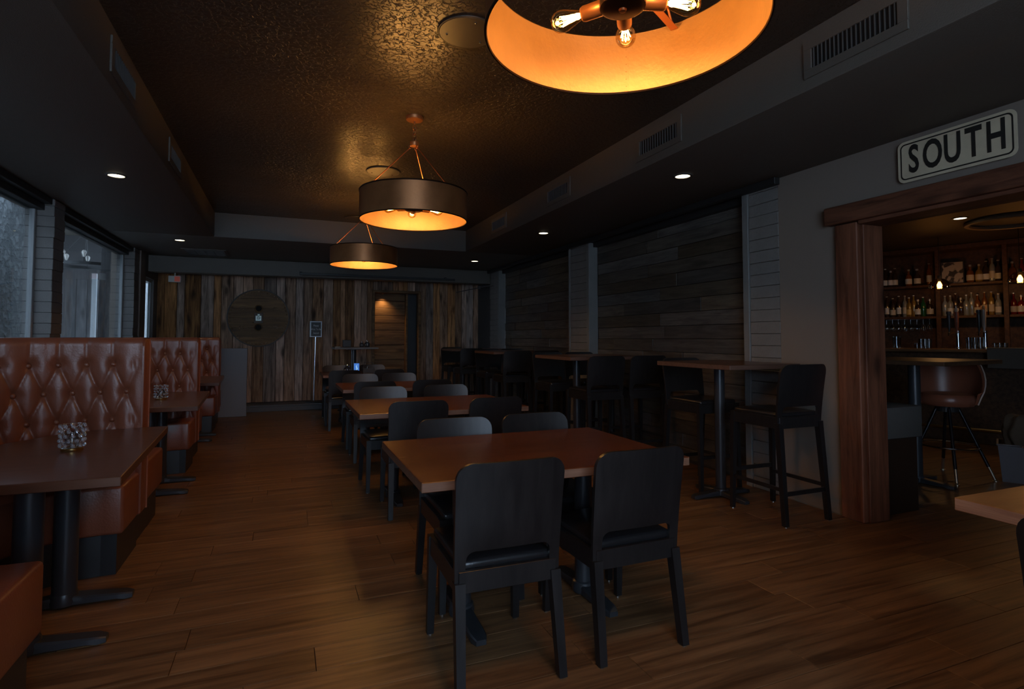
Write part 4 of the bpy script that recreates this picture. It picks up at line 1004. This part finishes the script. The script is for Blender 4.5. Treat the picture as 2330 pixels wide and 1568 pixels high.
low = [(-.01, 2, 'dark', whit), (.07, 0, 'dark', cream), (.15, 2, 'dark', whit), (.23, 2, 'clear', cream), (.285, 0, 'gold', ylw), (.345, 2, 'gold', None), (.40, 1, 'dark', whit), (.465, 0, 'green', None), (.55, 1, 'dark', cream),
       (.735, 0, 'clear', None), (.80, 0, 'clear', whit), (.86, 2, 'dark', None), (.92, 1, 'dark', None), (.985, 0, 'clear', None), (1.045, 2, 'clear', None), (1.11, 0, 'amber', cream), (1.19, 2, 'amber', cream), (1.265, 2, 'gold', cream), (1.34, 0, 'clear', whit), (1.50, 0, 'red', cream), (1.58, 1, 'red', whit), (1.66, 2, 'red', cream)]
for i, (t_, sh, nm, lc) in enumerate(low):
    side = 'left' if t_ < .66 else ('middle' if t_ < 1.42 else 'right'); k = i if t_ < .66 else (i - 9 if t_ < 1.42 else i - 19)
    bottle(t_, 1.635, sh, nm, lc, f'{col_word[nm]} bottle, {NTH[k]} from left in the {side} bay of the lower shelf')
# picture on the upper shelf
x, y, z = bl(.82, .20, 2.105); t = thing('framed_picture', 'black and cream abstract picture on the upper back bar shelf', 'picture', (x, y, z), BR)
q = B(); box(q, -.14, .14, -.012, .012, 0, .34, .003); bm_obj('frame', q, M_black, t)
def blotch():
    m, nt, b_ = nodes_for('blotched_print'); N = nt.nodes; L = nt.links
    tc = N.new('ShaderNodeTexCoord'); n = N.new('ShaderNodeTexNoise'); n.inputs['Scale'].default_value = 9; rp = N.new('ShaderNodeValToRGB')
    rp.color_ramp.elements[0].position = .47; rp.color_ramp.elements[0].color = (.03, .025, .02, 1); rp.color_ramp.elements[1].position = .52; rp.color_ramp.elements[1].color = (.42, .35, .26, 1)
    L.new(tc.outputs['Object'], n.inputs['Vector']); L.new(n.outputs['Fac'], rp.inputs[0]); L.new(rp.outputs[0], b_.inputs['Base Color']); return m
q = B(); box(q, -.125, .125, S * -.0145 if S > 0 else .0125, S * -.0125 if S > 0 else .0145, .015, .325); bm_obj('print', q, blotch(), t)
# hanging wine glasses under the lower shelf
def wine_glass(t_, lab):
    x, y, z = bl(t_, .12, 1.598); o = thing('wine_glass', lab, 'glass', (x, y, z), 0, 'wine glasses hanging upside down under the lower shelf')
    q = B(); lathe(q, [(.034, -.002), (.034, -.005), (.004, -.008), (.004, -.075), (.02, -.088), (.035, -.12), (.036, -.15), (.031, -.185), (.030, -.185)], 16); bm_obj('glass', q, M_clear, o, smooth=True)
for i in range(8): wine_glass(-.02 + i * .08, f'{NTH[i]} wine glass from the cedar post, hanging under the lower shelf')
def tumbler(t_, off, z, h, r, lab, n=14):
    x, y, zz = bl(t_, off, z); o = thing('drinking_glass', lab, 'glass', (x, y, zz), 0, 'clear glasses standing on the bar')
    q = B(); lathe(q, [(0, .004), (r * .85, .004), (r * .88, .0), (r, h), (r * .94, h), (r * .82, .01), (0, .010)], n); bm_obj('glass', q, M_clear, o, smooth=True)
CT = 1.175
tumbler(.42, -1.0, CT, .16, .055, 'tall clear pitcher glass leftmost on the bar counter'); tumbler(.64, -.95, CT, .07, .035, 'low clear glass between pitcher and the group of tumblers')
for i, t_ in enumerate((.70, .745, .79)): tumbler(t_, -1.0, CT, .125, .032, f'{NTH[i]} of three clear tumblers left of the beer taps')
for i, t_ in enumerate((1.215, 1.275, 1.33)): tumbler(t_, -1.02, CT, .145, .034, f'{NTH[i]} of three clear mugs right of the beer taps')
for i, t_ in enumerate((1.44, 1.49, 1.54)): tumbler(t_, -.85, CT, .075, .03, f'{NTH[i]} of three low glasses at the right end of the bar')
def tap(t_, z1, lab, hcols, tower):
    x, y, z = bl(t_, -1.0, CT); o = thing('beer_tap', lab, 'beer tap', (x, y, z), BR, 'beer taps on the bar')
    if tower:
        q = B(); lathe(q, [(.035, 0), (.035, .01), (.022, .02), (.020, .20), (.022, .235), (0, .24)], 18); bm_obj('tower', q, M_chrome, o, smooth=True)
    q = B(); tube(q, [(0, 0, .20), (0, S * -.05, .215), (0, S * -.075, .205), (0, S * -.085, .165)], .009, 8)
    if tower: tube(q, [(0, 0, .215), (-.085, 0, .205)], .009, 8)
    bm_obj('spout', q, M_chrome, o, smooth=True)
    q = B(); h = z1 - CT; lathe(q, [(0, .22), (.010, .22), (.012, .25), (.020, .28), (.024, h - .14), (.024, h - .05), (0, h - .05)], 14, (0, S * -.045)); bm_obj('handle', q, mat(*hcols[0]), o, smooth=True)
    q = B(); lathe(q, [(0, h - .049), (.018, h - .049), (.030, h - .025), (.026, h), (0, h)], 14, (0, S * -.045)); bm_obj('handle_top', q, mat(*hcols[1]), o, smooth=True)
tap(1.02, 1.66, 'beer tap with a slim dark handle, first of the four', (('tap_dark', (.05, .04, .04), .4), ('tap_dark2', (.12, .10, .08), .4)), False)
tap(1.10, 1.70, 'beer tap with a red-brown handle and blue-lit chrome tower', (('tap_red', (.22, .07, .04), .5), ('tap_cream', (.5, .4, .3), .5)), True)
tap(1.325, 1.67, 'beer tap with a black flared handle beside the orange one', (('tap_blk', (.03, .03, .03), .4), ('tap_blk2', (.06, .06, .06), .4)), False)
tap(1.375, 1.72, 'beer tap with an orange and cream handle, rightmost', (('tap_grey', (.35, .30, .26), .5), ('tap_orange', (.6, .28, .1), .5)), True)
# pendants over the counter
def bar_pendant(t_, z, lab, off=-.9):
    x, y, zz = bl(t_, off, z); o = thing('glass_pendant', lab, 'pendant lamp', (x, y, zz), 0, 'glass dome pendants over the bar')
    q = B(); lathe(q, [(.018, .10), (.06, .09), (.11, .04), (.125, 0), (.12, -.03), (.118, -.03)], 28); bm_obj('glass_dome', q, glass('smoked_glass', (.80, .62, .42), .12), o, smooth=True)
    q = B(); lathe(q, [(0, .14), (.02, .14), (.022, .06), (0, .06)], 14); bm_obj('socket', q, M_black, o, smooth=True)
    q = B(); lathe(q, [(.010, .06), (.028, .02), (.030, 0), (.02, -.025), (0, -.03)], 16); bm_obj('bulb', q, emitter('bar_bulb', (1, .46, .11), 22), o, smooth=True)
    q = B(); tube(q, [(0, 0, .14), (0, 0, ZS - z)], .004, 6); bm_obj('cord', q, M_black, o)
    l = bpy.data.lights.new('pendant_lamp', 'POINT'); l.energy = 3.2; l.color = (1, .5, .18); l.shadow_soft_size = .03
    lo = bpy.data.objects.new('pendant_lamp', l); COL.objects.link(lo); lo.parent = o; lo.location = (0, 0, -.06)
bar_pendant(.90, 2.01, 'glass dome pendant left over the bar, near the picture'); bar_pendant(1.71, 2.03, 'glass dome pendant at the right edge over the bar')
# bar table, swivel chair, padded box, bin standing in for a blurred shape
t = thing('high_table', 'dark high table inside the bar room behind the cedar post', 'high table', (5.42, 3.42, 0), R(6), 'high tables by the boarded wall')
top_obj(t, rect(-.50, .50, -.45, .45), 1.085, 1.12, M_barwood, M_barwood); t_base(t, -.05, 0, 1.085, '+', .30, .048)
t = thing('swivel_stool', 'rust leather bucket stool on chrome-ringed legs in the bar room', 'bar stool', (5.86, 3.43, 0), R(125))
q = B(); lathe(q, [(0, .68), (.20, .68), (.215, .70), (.22, .75), (.20, .785), (.10, .80), (0, .803)], 32); bm_obj('seat', q, M_rust, t, smooth=True)
q = B(); n = 22; g = []
for i in range(n + 1):
    a = R(-205 + 230 * i / n); k = abs(i - n / 2) / (n / 2); hh = 1.09 - .30 * max(0, k - .55) ** 1.0 / .45 * .9
    g.append([q.verts.new((r_ * math.cos(a), r_ * math.sin(a), z_)) for r_, z_ in ((.235, .70), (.262, .80), (.285, hh - .01), (.275, hh), (.262, hh - .01), (.240, .80), (.215, .70))])
for A_, B_ in zip(g, g[1:]):
    for k in range(7): q.faces.new((A_[k], B_[k], B_[(k + 1) % 7], A_[(k + 1) % 7]))
q.faces.new(g[0]); q.faces.new(g[-1][::-1]); bm_obj('backrest', q, M_rust, t, smooth=True)
q = B(); tube(q, [(.287 * math.cos(R(-205 + 230 * i / n)), .287 * math.sin(R(-205 + 230 * i / n)), 1.09 - .30 * max(0, abs(i - n / 2) / (n / 2) - .55) / .45 * .9) for i in range(n + 1)], .006, 6)
for e in (-205, 25): tube(q, [(.287 * math.cos(R(e)), .287 * math.sin(R(e)), .82), (.262 * math.cos(R(e)), .262 * math.sin(R(e)), .76), (.24 * math.cos(R(e)), .24 * math.sin(R(e)), .70)], .006, 6)
o = bm_obj('nailhead_welt', q, mat('pale_welt', (.55, .45, .38), .4), t, smooth=True)
q = B(); lathe(q, [(0, .62), (.09, .62), (.09, .68), (0, .68)], 24); bm_obj('swivel_plate', q, M_black, t)
for k in range(4):
    a = R(4 + 90 * k); c, s = math.cos(a), math.sin(a)
    q = B(); tube(q, [(.08 * c, .08 * s, .66), (.29 * c, .29 * s, .13)], .0145, 12); lg = bm_obj('leg', q, mat('dark_steel', (.05, .05, .055), .25, .8), t, smooth=True)
    q = B(); tube(q, [(.29 * c, .29 * s, .13), (.335 * c, .335 * s, .015)], .013, 12); lathe(q, [(0, 0), (.022, 0), (.022, .008), (0, .016)], 12, (.338 * c, .338 * s)); bm_obj('ferrule', q, mat('pale_brass', (.6, .52, .4), .3, .9), lg, smooth=True)
q = B(); torus(q, (0, 0, .30), .235, .009, 40, 8); bm_obj('foot_ring', q, M_chrome, t, smooth=True)
t = thing('padded_box', 'grey padded top on a dark wooden box just behind the cedar post', 'bench', (4.315, 3.14, 0))
q = B(); box(q, -.21, .24, -.30, .5, .56, .80, .02, 2); bm_obj('pad', q, M_grey, t, smooth=True)
q = B(); box(q, -.19, .21, -.27, .48, 0, .56, .003); bm_obj('box', q, mat('dark_brown_panel', (.030, .016, .010), .7, spec=.15), t)
t = thing('stand_in_bin', 'grey open bin standing in for an unclear blurred shape at the right edge', 'bin', (6.32, 3.08, 0), R(-18))  # bin and bundle stand in for an unclear blurred shape
q = B(); lathe(q, [(0, .006), (.19, .006), (.20, 0), (.235, .33), (.248, .335), (.248, .345), (.228, .345), (.19, .014), (0, .014)], 4); bm_obj('shell', q, mat('grey_plastic', (.10, .09, .10), .5), t)
q = B(); tube(q, [(-.17, -.17, .34), (-.10, -.24, .42), (.10, -.24, .42), (.17, -.17, .34)], .006, 8); bm_obj('handle', q, M_chrome, t, smooth=True)
q = B(); bmesh.ops.create_icosphere(q, subdivisions=4, radius=1)
for v in q.verts:
    d = 1 + .16 * math.sin(v.co.x * 5 + 1) * math.cos(v.co.z * 4) + .08 * math.sin(v.co.y * 9 + v.co.x * 4)
    v.co = Vector((v.co.x * .155 * d, v.co.y * .13 * d, max(v.co.z, -.75) * .17 * d + .44))
tag(bm_obj('stand_in_bundle', q, mat('tan_bundle', (.075, .05, .03), .8, bump=.4, bscale=30), None, (6.32, 3.08, 0), smooth=True), 'tan bundle in the grey bin, standing in for the top of the blurred shape', 'cloth')
# oval moulding at the bar ceiling
t = thing('ceiling_medallion', 'pale oval ring moulding on the bar room ceiling', 'moulding', (7.7, 3.75, ZS))
q = B(); torus(q, (0, 0, -.02), .42, .03, 48, 8)
bm_obj('ring', q, mat('pale_wood_ring', (.30, .20, .12), .6), t, smooth=True)
